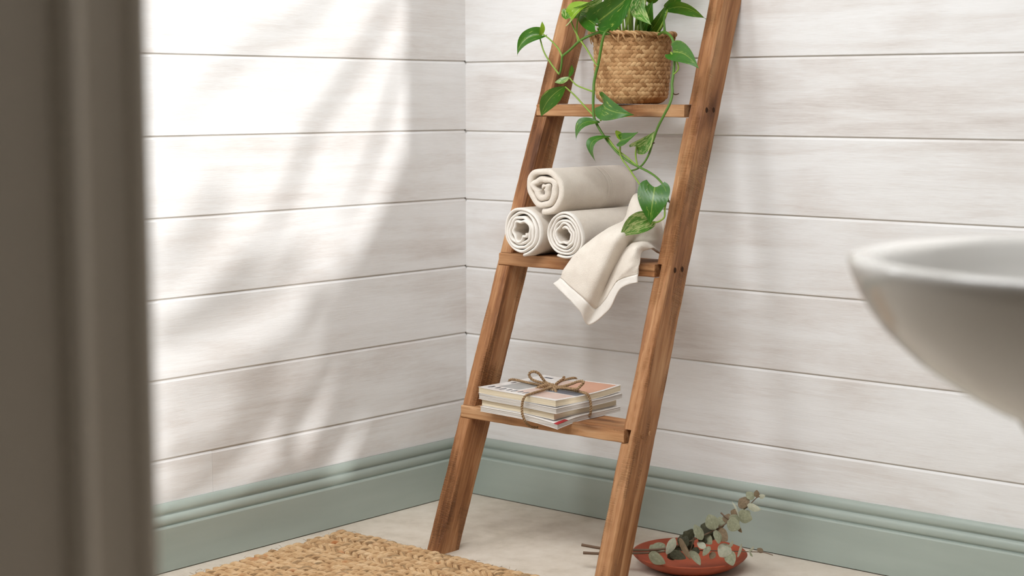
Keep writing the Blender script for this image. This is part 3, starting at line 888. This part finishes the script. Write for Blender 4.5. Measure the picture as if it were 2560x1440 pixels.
# keep the part lying on the tread above the wood
for i in range(na):
    for k in range(nb):
        p_ = LN[i][k]
        if p_.y > -0.255 and p_.z < TZ+0.0045: p_.z = TZ+0.0045
        p_.z += 0.0010*nz(i*.35, k*.35)
        p_.y += 0.0012*nz(i*.28+9, k*.28)
def sheet(name, i0, i1, k0, k1, th, mat):
    v = []; f = []
    I = range(i0, i1+1); KK = range(k0, k1+1)
    W_ = len(KK)
    nrm = {}
    for i in I:
        for k in KK:
            a = LN[min(i+1, na-1)][k]-LN[max(i-1, 0)][k]
            b = LN[i][min(k+1, nb-1)]-LN[i][max(k-1, 0)]
            nrm[i, k] = a.cross(b).normalized()
    for s in (1, -1):
        for i in I:
            for k in KK:
                ed = (i in (i0, i1)) or (k in (k0, k1))
                v.append(LN[i][k] + nrm[i, k]*s*th*(0.35 if ed else 0.5))
    H = len(I)*W_
    for a in range(len(I)-1):
        for b in range(W_-1):
            q = a*W_+b
            f.append((q, q+1, q+W_+1, q+W_)); f.append((H+q, H+q+W_, H+q+W_+1, H+q+1))
    for b in range(W_-1):
        q = b; f.append((q, H+q, H+q+1, q+1))
        q = (len(I)-1)*W_+b; f.append((q, q+1, H+q+1, H+q))
    for a in range(len(I)-1):
        q = a*W_; f.append((q, q+W_, H+q+W_, H+q))
        q = a*W_+W_-1; f.append((q, H+q, H+q+W_, q+W_))
    o = mesh(name, v, f, mat, ht, True)
    bm = bmesh.new(); bm.from_mesh(o.data); bmesh.ops.recalc_face_normals(bm, faces=bm.faces); bm.to_mesh(o.data); bm.free()
    return o
hk = nb-1-8
sheet('cloth', 0, na-1, 0, hk, 0.0055, MAT['towel'])
tag(sheet('hem', 0, na-1, hk, nb-1, 0.0042, MAT['hem']), 'smooth pale woven hem')

# ------------------------------------------------------------------ magazines tied with twine
MAT['cream'] = NT('cream_page_edges', 0.9, 0.1)
def pages(name, c1, c2, n):
    m = NT(name, 0.9, 0.1)
    wv = m.noise(m.coord('Object', (6, 6, n), rnd=3.0), 1.0, 3, 0.6)
    m.P('Base Color', m.ramp(wv, [(0.38, c2), (0.60, c1)]))
    m.bump(wv, 0.35, 0.0008)
    return m.m
MAT['cream'] = pages('cream_page_edges', lin(226, 214, 190), lin(200, 186, 160), 1500)
MAT['white'] = pages('white_page_edges', lin(222, 217, 210), lin(168, 162, 155), 1100)
MAT['cover'] = plain('glossy_cover', lin(232, 228, 224), 0.25, 0.5)
MAT['coverpeach'] = plain('cover_print_peach', lin(214, 160, 132), 0.3, 0.5)
MAT['covergrey'] = plain('cover_print_grey', lin(164, 164, 162), 0.3, 0.5)
MAT['coverslate'] = plain('cover_print_slate', lin(112, 116, 126), 0.3, 0.5)
MAT['coverred'] = plain('cover_red', lin(170, 40, 50), 0.3, 0.5)
MAT['coverblush'] = plain('cover_print_blush', lin(216, 190, 178), 0.3, 0.5)
MAT['ink'] = plain('cover_ink', lin(52, 58, 74), 0.4, 0.4)
MX, MY, MW, MD = 0.383, -0.3955, 0.2105, 0.1880
ZB = TREADS[0][0]
MROT = -0.075
def mag_pt(x, y, z, dx, dy, w, d, zc, curl, droop, rot):
    """x,y in 0..1 on the magazine"""
    lx = dx + x*w; ly = dy + y*d
    c, s = math.cos(MROT+rot), math.sin(MROT+rot)
    near = max(0.0, x-0.45)/0.55*max(0.0, 0.40-y)/0.40
    zz = z + curl*max(0.0, y-0.35)**2*(0.3+0.7*x)*2.2 - droop*near**1.5 + zc
    zz += 0.35*curl*max(0.0, 0.3-x)**2*6
    return (MX + lx*c - ly*s, MY + lx*s + ly*c, zz)
def mag_slab(name, parent, mat, x0, x1, y0, y1, za, zb, args, nx=16, ny=14, sm=False):
    v = []; f = []
    for z in (za, zb):
        for i in range(nx+1):
            for j in range(ny+1):
                v.append(mag_pt(x0+(x1-x0)*i/nx, y0+(y1-y0)*j/ny, z, *args))
    H = (nx+1)*(ny+1); W_ = ny+1
    for i in range(nx):
        for j in range(ny):
            q = i*W_+j
            f.append((q, q+1, q+W_+1, q+W_)); f.append((H+q, H+q+W_, H+q+W_+1, H+q+1))
    for i in range(nx):
        q = i*W_; f.append((q, q+W_, H+q+W_, H+q))
        q = i*W_+ny; f.append((q, H+q, H+q+W_, q+W_))
    for j in range(ny):
        q = j; f.append((q, H+q, H+q+1, q+1))
        q = nx*W_+j; f.append((q, q+1, H+q+1, H+q))
    return mesh(name, v, f, mat, parent, sm)
MAGS = [   # bottom to top: z0, thickness, dx, dy, w, d, curl, droop, rot, pages, label
 (0.0006, 0.0098, 0.010, -0.004, 0.2080, 0.186, 0.002, 0.0080, 0.010, 'white', 'bottom magazine of the tied pile, its near corner bent down over the tread'),
 (0.0110, 0.0122, 0.006, 0.004, 0.1975, 0.182, 0.0025, 0.0030, 0.000, 'cream', 'cream-edged magazine second from the bottom of the tied pile'),
 (0.0238, 0.0100, 0.002, 0.000, 0.2120, 0.192, 0.005, 0.0020, -0.006, 'white', 'white-edged magazine just below the top one of the tied pile'),
 (0.0344, 0.0122, -0.001, 0.002, 0.2105, 0.190, 0.008, 0.0000, 0.0, 'cream', 'top magazine of the tied pile with a grey and peach cover'),
]
MTOP = None
for i, (z0, th, dx, dy, w_, d_, curl, droop, rot, pg, lab) in enumerate(MAGS):
    e = empty('magazine', (0.49, -0.30, ZB+z0), lab, 'magazine', 'tied magazines on the bottom tread')
    A = (dx, dy, w_, d_, ZB+z0, curl, droop, rot)
    mag_slab('page_block', e, MAT[pg], 0.004, 0.996, 0.004, 0.996, 0.0006, th-0.0006, A)
    mag_slab('back_cover', e, MAT['cover'], 0, 1, 0, 1, 0.0, 0.00055, A)
    mag_slab('front_cover', e, MAT['cover'], 0, 1, 0, 1, th-0.00055, th, A)
    if i == 0:
        mag_slab('print', e, MAT['coverred'], 0.955, 1.0005, -0.0005, 0.16, th-0.0008, th+0.0001, A, 6, 6)
    if i == 3:
        t = th
        def pr(nm, mt, x0, x1, y0, y1, h=0.0001): mag_slab(nm, e, MAT[mt], x0, x1, y0, y1, t-0.0002, t+h, A, 10, 10)
        pr('print', 'covergrey', 0.10, 0.36, 0.20, 0.70)
        pr('print', 'coverpeach', 0.56, 0.97, 0.52, 0.97)
        pr('print', 'coverslate', 0.58, 0.97, 0.34, 0.52)
        pr('print', 'coverblush', 0.40, 0.56, 0.10, 0.90)
        pr('print', 'coverblush', 0.56, 0.96, 0.06, 0.32)
        random.seed(8)
        for k in range(7):                    # masthead strokes, too small to read
            x = 0.06 + 0.075*k
            pr('print', 'ink', x, x+0.018, 0.07+0.02*(k % 2), 0.17, .00014)
            pr('print', 'covergrey', x+0.022, x+0.040, 0.09, 0.15, .00014)
        pr('print', 'ink', 0.05, 0.075, 0.42, 0.50, .00014)
        pr('print', 'ink', 0.10, 0.20, 0.88, 0.92, .00014)
        ATOP = A

MAT['jute'] = NT('jute_twine', 0.9, 0.1)
m = MAT['jute']
fb = m.noise(m.coord('Object'), 420, 3)
m.P('Base Color', m.ramp(fb, [(0.3, lin(122, 96, 70)), (0.7, lin(186, 156, 120))]))
m.bump(fb, 0.5, 0.001)
MAT['jute'] = m.m
tw = empty('twine', (0.49, -0.30, ZB), 'brown jute twine tied round the magazines with a bow on top', 'twine')
ztop = ZB + 0.0466
b = MB()
ring1 = [(0.5094,-0.3139,0.3405),(0.5151,-0.3597,0.3400),(0.5203,-0.3930,0.3395),(0.5204,-0.4125,0.3374),(0.5177,-0.4165,0.3306),(0.5151,-0.4170,0.3179),(0.5162,-0.4170,0.3016),(0.5199,-0.4130,0.2881),(0.5182,-0.4000,0.2773),(0.5193,-0.3880,0.2717),(0.5273,-0.3830,0.2728)]
rope(b, catmull(ring1, 8), .0013, .0016, .010)
ring2 = [(0.5166,-0.3140,0.3405),(0.5462,-0.3132,0.3405),(0.5781,-0.3184,0.3400),(0.6019,-0.3263,0.3398),(0.6062,-0.3230,0.3328),(0.6102,-0.3230,0.3199),(0.6103,-0.3230,0.3073),(0.6084,-0.3230,0.2992),(0.6055,-0.3230,0.2957)]
rope(b, catmull(ring2, 8), .0013, .0016, .010)
ring3 = [(ring1[0][0], ring1[0][1], ztop+.004), (0.475, -.25, ztop+.003), (0.48, -.2075, ztop+.006), (0.482, -.2015, ztop-.01), (0.483, -.2015, ZB+.012)]
rope(b, catmull(ring3, 8), .0013, .0016, .010)
ring4 = [(ring1[0][0], ring1[0][1], ztop+.004), (0.44, -.30, ztop+.003), (0.3845, -.293, ztop+.004), (0.3765, -.293, ztop-.008), (0.377, -.293, ZB+.012)]
rope(b, catmull(ring4, 8), .0013, .0016, .010)
b.build('wrap', MAT['jute'], tw)
def bow(pts, nm='bow_loop', R=.0014, r=.0017):
    q = MB(); rope(q, catmull(pts, 8), R, r, .010); return q.build(nm, MAT['jute'], tw)
bow([(0.5094,-0.3050,0.3409),(0.4910,-0.3100,0.3460),(0.4746,-0.3150,0.3473),(0.4612,-0.3200,0.3513),(0.4545,-0.3220,0.3589),(0.4576,-0.3220,0.3657),(0.4663,-0.3200,0.3679),(0.4735,-0.3150,0.3641),(0.4787,-0.3100,0.3543),(0.4849,-0.3050,0.3455),(0.5003,-0.3000,0.3393)])
bow([(0.5083,-0.3100,0.3399),(0.5301,-0.3120,0.3441),(0.5533,-0.3160,0.3512),(0.5727,-0.3180,0.3591),(0.5855,-0.3180,0.3613),(0.5900,-0.3200,0.3589),(0.5828,-0.3220,0.3512),(0.5792,-0.3250,0.3465),(0.5654,-0.3250,0.3450),(0.5435,-0.3200,0.3435),(0.5194,-0.3150,0.3402)])
bow([(0.4746,-0.3250,0.3333),(0.4828,-0.3200,0.3400),(0.4926,-0.3120,0.3432),(0.5057,-0.3080,0.3425),(0.5194,-0.3150,0.3386),(0.5180,-0.3220,0.3353),(0.5072,-0.3250,0.3385)], 'knot', .002, .0022)
bow([(0.4828,-0.3200,0.3351),(0.4951,-0.3100,0.3400),(0.5178,-0.3180,0.3388),(0.5094,-0.3050,0.3393),(0.4968,-0.3020,0.3424)], 'knot', .002, .0022)
bow([(0.5033,-0.3000,0.3428),(0.5064,-0.2950,0.3473),(0.5096,-0.2900,0.3511),(0.5140,-0.2880,0.3545),(0.5155,-0.2860,0.3600)], 'loose_end')
bow([(0.5113,-0.3150,0.3409),(0.5234,-0.3250,0.3387),(0.5310,-0.3320,0.3357),(0.5353,-0.3360,0.3328)], 'loose_end')

# ------------------------------------------------------------------ terracotta dish and eucalyptus
m = NT('terracotta', 0.55, 0.3)
q = m.noise(m.coord('Object'), 30, 4)
m.P('Base Color', m.ramp(q, [(0.3, lin(146, 68, 43)), (0.7, lin(166, 80, 53))]))
m.bump(m.noise(m.coord('Object'), 300, 2), 0.1, 0.0008)
MAT['terra'] = m.m
DC = (0.767, -0.209, 0.0005)
prof = [(r_, z_*0.86) for r_, z_ in [(0, 0), (0.066, 0.0), (0.072, 0.002), (0.088, 0.010), (0.101, 0.020), (0.1085, 0.028), (0.1115, 0.0325), (0.1105, 0.0345), (0.1085, 0.0335), (0.104, 0.027), (0.094, 0.017), (0.080, 0.009), (0.062, 0.0065), (0, 0.006)]]
v, f, uv = lathe(prof, 96, DC)
tag(mesh('dish', v, f, MAT['terra'], smooth=True), 'shallow terracotta dish on the floor behind the right stile', 'dish')

def eucmat(name, a, b_, c_):
    m = NT(name, 0.6, 0.25)
    q = m.noise(m.coord('UV', (3, 3, 1), rnd=9.0), 2.0, 4)
    col = m.ramp(q, [(0.3, a), (0.55, b_), (0.75, c_)])
    m.P('Base Color', col)
    tr = m.n('ShaderNodeBsdfTranslucent', {'Color': col})
    mx = m.n('ShaderNodeMixShader', {0: 0.2, 1: m.b.outputs[0], 2: tr.outputs[0]})
    m.t.links.new(mx.outputs[0], m.t.nodes['Material Output'].inputs[0])
    return m.m
MAT['eg'] = eucmat('eucalyptus_grey_green', lin(132, 136, 112), lin(150, 152, 126), lin(170, 170, 146))
MAT['ed'] = eucmat('eucalyptus_dark', lin(62, 60, 46), lin(78, 78, 60), lin(92, 90, 70))
MAT['ep'] = eucmat('eucalyptus_pale', lin(176, 182, 160), lin(192, 194, 174), lin(208, 198, 180))
MAT['eb'] = eucmat('eucalyptus_brown', lin(112, 96, 74), lin(130, 112, 88), lin(150, 126, 100))
MAT['twig'] = plain('eucalyptus_stem', lin(112, 90, 72), 0.7)
def ey(u): return -.36 + (u-1455)*.16/452
def EP(c): return None
e1 = empty('eucalyptus_sprig', (0.769, -0.22, 0.035), 'dried eucalyptus sprig rising up towards the baseboard from the terracotta dish', 'sprig')
e2 = empty('eucalyptus_sprig', (0.769, -0.24, 0.036), 'dried eucalyptus sprig lying flat across the terracotta dish', 'sprig')
S1 = [(0.6179,-0.3600,0.0498),(0.6503,-0.3450,0.0460),(0.6785,-0.3300,0.0446),(0.7098,-0.3130,0.0458),(0.7353,-0.3000,0.0476),(0.7646,-0.2860,0.0529),(0.7886,-0.2740,0.0616),(0.8073,-0.2640,0.0706),(0.8251,-0.2540,0.0810),(0.8477,-0.2420,0.0948),(0.8652,-0.2320,0.1082),(0.8846,-0.2210,0.1285),(0.8997,-0.2130,0.1418),(0.9144,-0.2060,0.1597),(0.9229,-0.2000,0.1638)]
S2 = [(0.6219,-0.3600,0.0346),(0.6484,-0.3450,0.0346),(0.6785,-0.3300,0.0367),(0.7106,-0.3140,0.0398),(0.7361,-0.3010,0.0424),(0.7665,-0.2860,0.0470),(0.8046,-0.2650,0.0516),(0.8454,-0.2430,0.0534),(0.8976,-0.2170,0.0556),(0.9267,-0.2000,0.0556),(0.9426,-0.1900,0.0509)]
stem('stem', S1, [.0030, .0026, .0014, .0010, .0008], MAT['twig'], e1, 6, 7)
stem('stem', S2, [.0030, .0026, .0013, .0009, .0008], MAT['twig'], e2, 6, 7)
EU1 = [
 ([(0.7840,-0.2850,0.0763)], [(0.7754,-0.3000,0.0460)], 19, 'ep', -20), ([(0.7515,-0.2700,0.0544)], [(0.7363,-0.3000,0.0430)], 24, 'eg', 20),
 ([(0.8127,-0.2650,0.0655)], [(0.7835,-0.2550,0.0828)], 28, 'ed', -25), ([(0.8024,-0.2620,0.0662)], [(0.7719,-0.2500,0.0728)], 26, 'ed', 20),
 ([(0.8305,-0.2620,0.0757)], [(0.8128,-0.2620,0.1031)], 20, 'eg', 20), ([(0.8411,-0.2400,0.0887)], [(0.8094,-0.2350,0.0965)], 31, 'ed', 10),
 ([(0.8521,-0.2500,0.0971)], [(0.8363,-0.2500,0.1240)], 28, 'eg', -10), ([(0.8482,-0.2400,0.0945)], [(0.8801,-0.2500,0.0802)], 26, 'eb', 10),
 ([(0.8539,-0.2500,0.0966)], [(0.8684,-0.2620,0.0745)], 18, 'eg', -30), ([(0.8571,-0.2250,0.1062)], [(0.8368,-0.2200,0.0988)], 20, 'eb', 15),
 ([(0.8721,-0.2400,0.1139)], [(0.9079,-0.2500,0.1095)], 28, 'eg', 10), ([(0.8935,-0.2400,0.1113)], [(0.9084,-0.2450,0.0994)], 9, 'eb', 30),
 ([(0.8782,-0.2150,0.1248)], [(0.8605,-0.2100,0.1273)], 16, 'eb', 10), ([(0.8886,-0.2300,0.1286)], [(0.9244,-0.2350,0.1269)], 27, 'eg', 15),
 ([(0.9041,-0.2200,0.1453)], [(0.8840,-0.2180,0.1557)], 27, 'eb', 5), ([(0.9063,-0.2250,0.1481)], [(0.9393,-0.2300,0.1458)], 16, 'ep', 25),
 ([(0.9108,-0.2100,0.1576)], [(0.8947,-0.2100,0.1690)], 17, 'eg', 15), ([(0.9144,-0.2060,0.1605)], [(0.9113,-0.2000,0.1735)], 12, 'eb', 20),
 ([(0.9178,-0.2030,0.1612)], [(0.9299,-0.2000,0.1656)], 10, 'ep', 10),  ([(0.8935,-0.2320,0.1243)], [(0.8748,-0.2300,0.1526)], 5, 'ep', 40),
 ([(0.7968,-0.2700,0.0638)], [(0.8084,-0.2620,0.0938)], 24, 'ed', 15), ([(0.7927,-0.2800,0.0605)], [(0.8021,-0.2700,0.0803)], 26, 'ed', -10), ([(0.8134,-0.2500,0.0720)], [(0.8344,-0.2500,0.0724)], 22, 'ed', 10),
 ([(0.8221,-0.2400,0.0792)], [(0.8453,-0.2500,0.0681)], 20, 'eg', 20), ([(0.8601,-0.2350,0.1033)], [(0.8476,-0.2300,0.1173)], 20, 'eg', 10), ([(0.8657,-0.2300,0.1079)], [(0.8626,-0.2200,0.1240)], 22, 'eb', -10),
 ([(0.8928,-0.2200,0.1335)], [(0.9103,-0.2250,0.1234)], 22, 'eg', -15), ([(0.8917,-0.2100,0.1361)], [(0.8861,-0.2100,0.1491)], 20, 'eg', 10), ([(0.8318,-0.2300,0.0851)], [(0.8317,-0.2350,0.0689)], 22, 'ed', 0),
 ([(0.8765,-0.2300,0.1081)], [(0.8865,-0.2280,0.1271)], 24, 'eg', -15),
]
EU2 = [
 ([(0.7416,-0.3100,0.0429)], [(0.7947,-0.3300,0.0387)], 24, 'eg', 15), ([(0.7758,-0.2900,0.0471)], [(0.8204,-0.3000,0.0462)], 20, 'ed', -10),
 ([(0.7632,-0.2800,0.0491)], [(0.7933,-0.2700,0.0538)], 17, 'ed', 10), ([(0.7950,-0.2850,0.0782)], [(0.8313,-0.3000,0.0450)], 13, 'eb', 20),
 ([(0.8112,-0.2720,0.0542)], [(0.8463,-0.2900,0.0356)], 17, 'eg', -20), ([(0.8389,-0.2620,0.0617)], [(0.8184,-0.2600,0.0686)], 14, 'ep', 10),
 ([(0.8442,-0.2550,0.0642)], [(0.8381,-0.2700,0.0477)], 13, 'eg', 20), ([(0.8765,-0.2400,0.0698)], [(0.8660,-0.2550,0.0479)], 30, 'ep', -8),
 ([(0.8774,-0.2400,0.0638)], [(0.8852,-0.2400,0.0798)], 8, 'ep', 30), ([(0.8716,-0.2350,0.0564)], [(0.8965,-0.2550,0.0364)], 24, 'eg', 10),
 ([(0.8888,-0.2280,0.0455)], [(0.8921,-0.2200,0.0716)], 7, 'ep', 35), ([(0.9052,-0.2150,0.0550)], [(0.9133,-0.2100,0.0678)], 6, 'ep', 30),
 ([(0.9267,-0.2000,0.0556)], [(0.9142,-0.2000,0.0612)], 11, 'eb', 20),  ([(0.9070,-0.2150,0.0553)], [(0.9173,-0.2200,0.0497)], 5, 'eg', 30),
 ([(0.7477,-0.2950,0.0463)], [(0.7309,-0.2900,0.0550)], 18, 'eg', 15), ([(0.7871,-0.2850,0.0465)], [(0.7704,-0.2900,0.0368)], 20, 'ed', 0), ([(0.7966,-0.2800,0.0487)], [(0.7907,-0.2900,0.0388)], 20, 'ed', 15),
 ([(0.8199,-0.2700,0.0491)], [(0.8194,-0.2600,0.0594)], 16, 'ed', 10), ([(0.7939,-0.2600,0.0503)], [(0.8078,-0.2550,0.0611)], 18, 'ed', -10), ([(0.8509,-0.2500,0.0535)], [(0.8487,-0.2600,0.0413)], 14, 'eb', 20),
]
for e, EU in ((e1, EU1), (e2, EU2)):
    for b_, t_, wd, mt, rl in EU:
        leaf('leaf', e, b_[0], t_[0], wd*1.22/1275, MAT[mt], roll=rl, fold=-.12, arch=.08, P=OVAL, sweep=0.0, nu=16, nt=8, label=None)
stem('twig', [(0.8715,-0.2280,0.1138),(0.8589,-0.2280,0.1195),(0.8498,-0.2280,0.1251)], [.0012, .0016], MAT['twig'], e1, 5, 6)
stem('twig', [(0.8072,-0.2850,0.0547),(0.7998,-0.2850,0.0658),(0.7923,-0.2850,0.0739)], [.0008, .0008], MAT['twig'], e2, 5, 5)
stem('twig', [(0.8132,-0.2750,0.0552),(0.8176,-0.2750,0.0684),(0.8201,-0.2750,0.0805)], [.0008, .0008], MAT['twig'], e2, 5, 5)

# ------------------------------------------------------------------ jute rug: every rope row a part
m = NT('jute_rope', 0.92, 0.08)
c = m.coord('Object', (1, 1, 1), rnd=5.0)
fb = m.noise(m.coord('UV', (90, 16, 1), rnd=50.0), 1.0, 3)
bl = m.noise(c, 30, 3)
b2 = m.noise(c, 11, 2)
k = m.math('ADD', m.math('MULTIPLY', bl, 0.55), m.math('MULTIPLY', fb, 0.45))
col = m.ramp(k, [(0.28, lin(152, 112, 74)), (0.48, lin(200, 164, 122)), (0.70, lin(228, 200, 162))])
rs = m.n('ShaderNodeMapRange', {'Value': m.noise(c, 24, 1), 'From Min': 0.66, 'From Max': 0.74, 'To Max': 0.7}).outputs[0]
m.P('Base Color', m.mix(rs, col, lin(180, 108, 58)))
m.bump(fb, 0.9, 0.003)
MAT['rug'] = m.m
rug = empty('jute_rug', (0.40, -0.75, 0.0), 'chunky braided natural jute rug on the pale floor', 'rug')
random.seed(21)
RP = 0.0215
for i in range(24):
    y = -0.508 - RP*i
    x0 = 0.098 + random.uniform(-.004, .004) + 0.03*(i/24)
    x1 = 0.74
    n = 60
    path = []
    for j in range(n+1):
        x = x0 + (x1-x0)*j/n
        path.append(Vector((x, y + 0.0020*nz(x*14, i*1.7) - 0.006*(x-x0), 0.0128 + 0.0016*nz(x*20, i*2.3, 4) - (0.003 if j < 1 else 0))))
    b = MB()
    rope(b, catmull(path, 2), 0.0050, 0.0064, -0.037*random.uniform(.9,1.15)*(-1 if random.random() < .08 else 1), 2, 9, jit=0.7, phase=random.uniform(0, 6), step=0.0026)
    # vary the strand thickness a little
    b.build('braid_row', MAT['rug'], rug)
b = MB()
for i in range(900):                      # loose fibres
    x = random.uniform(.1, .62); y = random.uniform(-1.0, -.5)
    if random.random() < .35: y = -.508 + random.uniform(-.006, .012)
    a = random.uniform(0, 6.28); l = random.uniform(.005, .014)
    z = 0.021 if y < -.502 else .012
    p0 = Vector((x, y, z-.003))
    tube(b, catmull([p0, p0+Vector((math.cos(a)*l*.5, math.sin(a)*l*.5, random.uniform(.001, .005))), p0+Vector((math.cos(a+.6)*l, math.sin(a+.6)*l, random.uniform(-.003, .005)))], 3), .00028, 3, cap=False)
tag(b.build('loose_fibres', MAT['rug'], rug), kind='stuff')

# ------------------------------------------------------------------ white basin on its pedestal
MAT['ceramic'] = plain('white_ceramic', lin(208, 205, 200), 0.12, 0.5)
BC = (2.087, -1.503, 0.0)
bs = empty('washbasin', (BC[0], BC[1], 0), 'white ceramic washbasin with a thick rounded rim in the right foreground', 'basin')
RZ = 0.779
out = [(0.088, RZ-.152), (0.0987, RZ-.136), (0.118, RZ-.1285), (0.135, RZ-.1195), (0.152, RZ-.1095), (0.168, RZ-.099), (0.182, RZ-.0885), (0.194, RZ-.0775), (0.210, RZ-.062), (0.221, RZ-.047), (0.229, RZ-.0335), (0.235, RZ-.020), (0.2385, RZ-.010), (0.2392, RZ-.005), (0.2375, RZ-.0015), (0.2330, RZ), (0.224, RZ-.0006), (0.217, RZ-.003), (0.212, RZ-.009), (0.206, RZ-.022), (0.195, RZ-.042), (0.176, RZ-.066), (0.15, RZ-.084), (0.11, RZ-.098), (0.06, RZ-.106), (0.0, RZ-.108)]
v, f, uv = lathe(out, 128, (BC[0], BC[1], 0))
mesh('bowl', v, f, MAT['ceramic'], bs)
v, f, uv = lathe([(0.0, 0.001), (0.115, 0.001), (0.117, 0.02), (0.10, 0.06), (0.083, 0.14), (0.078, 0.35), (0.080, 0.55), (0.086, RZ-.153), (0.0, RZ-.153)], 64, (BC[0], BC[1], 0))
mesh('pedestal', v, f, MAT['ceramic'], bs)
# overflow hole
b = MB()
for k in range(1):
    a = math.radians(200)
    c0 = Vector((BC[0]+0.2045*math.cos(a), BC[1]+0.2045*math.sin(a), RZ-.020))
    nrm = Vector((-math.cos(a), -math.sin(a), .35)).normalized()
    t1 = Vector((-math.sin(a), math.cos(a), 0)); t2 = nrm.cross(t1)
    vv = [c0+nrm*.0012] + [c0+nrm*.0012+(t1*math.cos(2*PI*j/16)+t2*math.sin(2*PI*j/16))*.0065 for j in range(16)] + [c0-nrm*.003+(t1*math.cos(2*PI*j/16)+t2*math.sin(2*PI*j/16))*.0065 for j in range(16)]
    ff = [(0, 1+j, 1+(j+1) % 16) for j in range(16)] + [(1+j, 17+j, 17+(j+1) % 16, 1+(j+1) % 16) for j in range(16)]
    b.add(vv, ff)
tag(b.build('overflow_hole', MAT['dark'], bs, smooth=False), 'small dark overflow hole')

# ------------------------------------------------------------------ unseen palm added outside the window, shaped to streak and dim the sunlight
pl = empty('gobo_palm', (4.2, -1.3, 0.0), 'unseen palm fronds added outside the window to streak the sunlight', 'plant')
def shadow_pts(pts, x):
    return [Vector((x, q[1] - 0.25*x, q[2] + 0.36*x)) for q in pts]
FR = [
 ([(0.0000,-0.3791,1.2107),(0.0000,-0.4777,1.0835),(0.0000,-0.6405,1.0109),(0.0000,-0.7692,0.9125),(0.0000,-0.8589,0.8070)], .034, 4.9),
 ([(0.0000,-0.2117,1.1704),(0.0000,-0.2927,1.0526),(0.0000,-0.3949,0.9335),(0.0000,-0.4763,0.8471),(0.0000,-0.5282,0.7500),(0.0000,-0.6121,0.6240),(0.0000,-0.7194,0.5039)], .038, 4.6),
 ([(0.0000,-0.2008,1.0166),(0.0000,-0.2417,0.9257),(0.0000,-0.2896,0.8188),(0.0000,-0.3329,0.7431),(0.0000,-0.3995,0.6443)], .024, 3.9),
 ([(0.0000,-0.1121,0.9129),(0.0000,-0.1521,0.7898),(0.0000,-0.1912,0.7118),(0.0000,-0.2362,0.6350),(0.0000,-0.3052,0.5524),(0.0000,-0.3789,0.4465),(0.0000,-0.4744,0.3120),(0.0000,-0.5778,0.1918)], .11, 3.7),
 ([(0.0000,-0.0468,0.7872),(0.0000,-0.1009,0.6633),(0.0000,-0.1670,0.5599),(0.0000,-0.2381,0.4592),(0.0000,-0.3325,0.3286),(0.0000,-0.4299,0.2029),(0.0000,-0.5356,0.0747)], .16, 3.9),
 ([(0.0000,-0.0479,0.5879),(0.0000,-0.0890,0.4636),(0.0000,-0.1560,0.3433),(0.0000,-0.2472,0.2110),(0.0000,-0.3480,0.0847),(0.0000,-0.4687,-0.0242)], .18, 4.1),
 ([(0.0000,-0.4592,0.5303),(0.0000,-0.5288,0.4279),(0.0000,-0.6291,0.3320),(0.0000,-0.7460,0.2509),(0.0000,-0.8860,0.1940)], .05, 4.8),
 ([(0.0000,-0.6337,0.6092),(0.0000,-0.7182,0.5515),(0.0000,-0.8097,0.4967),(0.0000,-0.8971,0.4668)], .05, 4.9),
 ([(0.0000,-0.5754,0.3084),(0.0000,-0.6846,0.2252),(0.0000,-0.7888,0.1614),(0.0000,-0.9070,0.1272)], .09, 4.6),
 ([(0.0000,-0.5114,0.1557),(0.0000,-0.6882,0.0698),(0.0000,-0.8121,0.0372),(0.0000,-0.9576,0.0123)], .14, 4.4),
 ([(0.0000,-0.5032,0.6004),(0.0000,-0.6249,0.5276),(0.0000,-0.7606,0.4761),(0.0000,-0.8978,0.4439)], .07, 6.4),
 ([(0.0000,-0.3412,0.5723),(0.0000,-0.4605,0.4545),(0.0000,-0.6174,0.3799),(0.0000,-0.7840,0.3442),(0.0000,-0.9009,0.3363)], .08, 6.6),
 ([(0.0000,-0.3916,0.3876),(0.0000,-0.5312,0.3025),(0.0000,-0.6838,0.2577),(0.0000,-0.9034,0.2514)], .08, 6.9),
 ([(0.0000,-0.7132,0.7564),(0.0000,-0.7757,0.6656),(0.0000,-0.8359,0.6075),(0.0000,-0.9129,0.5675)], .06, 6.6),
]
for pts, wd, x in FR:
    path = catmull(shadow_pts(pts, x), 8)
    v = []; f = []
    n = len(path)
    for i, p_ in enumerate(path):
        u = i/(n-1)
        t = (path[min(i+1, n-1)]-path[max(i-1, 0)]).normalized()
        s = t.cross(Vector((1, 0, 0))).normalized()
        h = wd/2*(0.35+0.65*math.sin(PI*min(1, u*0.8+.2)))
        v += [p_ - s*h + Vector((.01, 0, 0)), p_, p_ + s*h + Vector((.01, 0, 0))]
    for i in range(n-1):
        f += [(3*i, 3*i+1, 3*i+4, 3*i+3), (3*i+1, 3*i+2, 3*i+5, 3*i+4)]
    mesh('gobo_frond', v, f, MAT['leaf'], pl)
stem('gobo_trunk', [(4.2, -1.15, -.07), (4.2, -1.1, .8), (4.15, -.95, 1.6), (4.1, -.85, 2.6)], [.05, .04, .025], MAT['tendril'], pl, 6, 10)
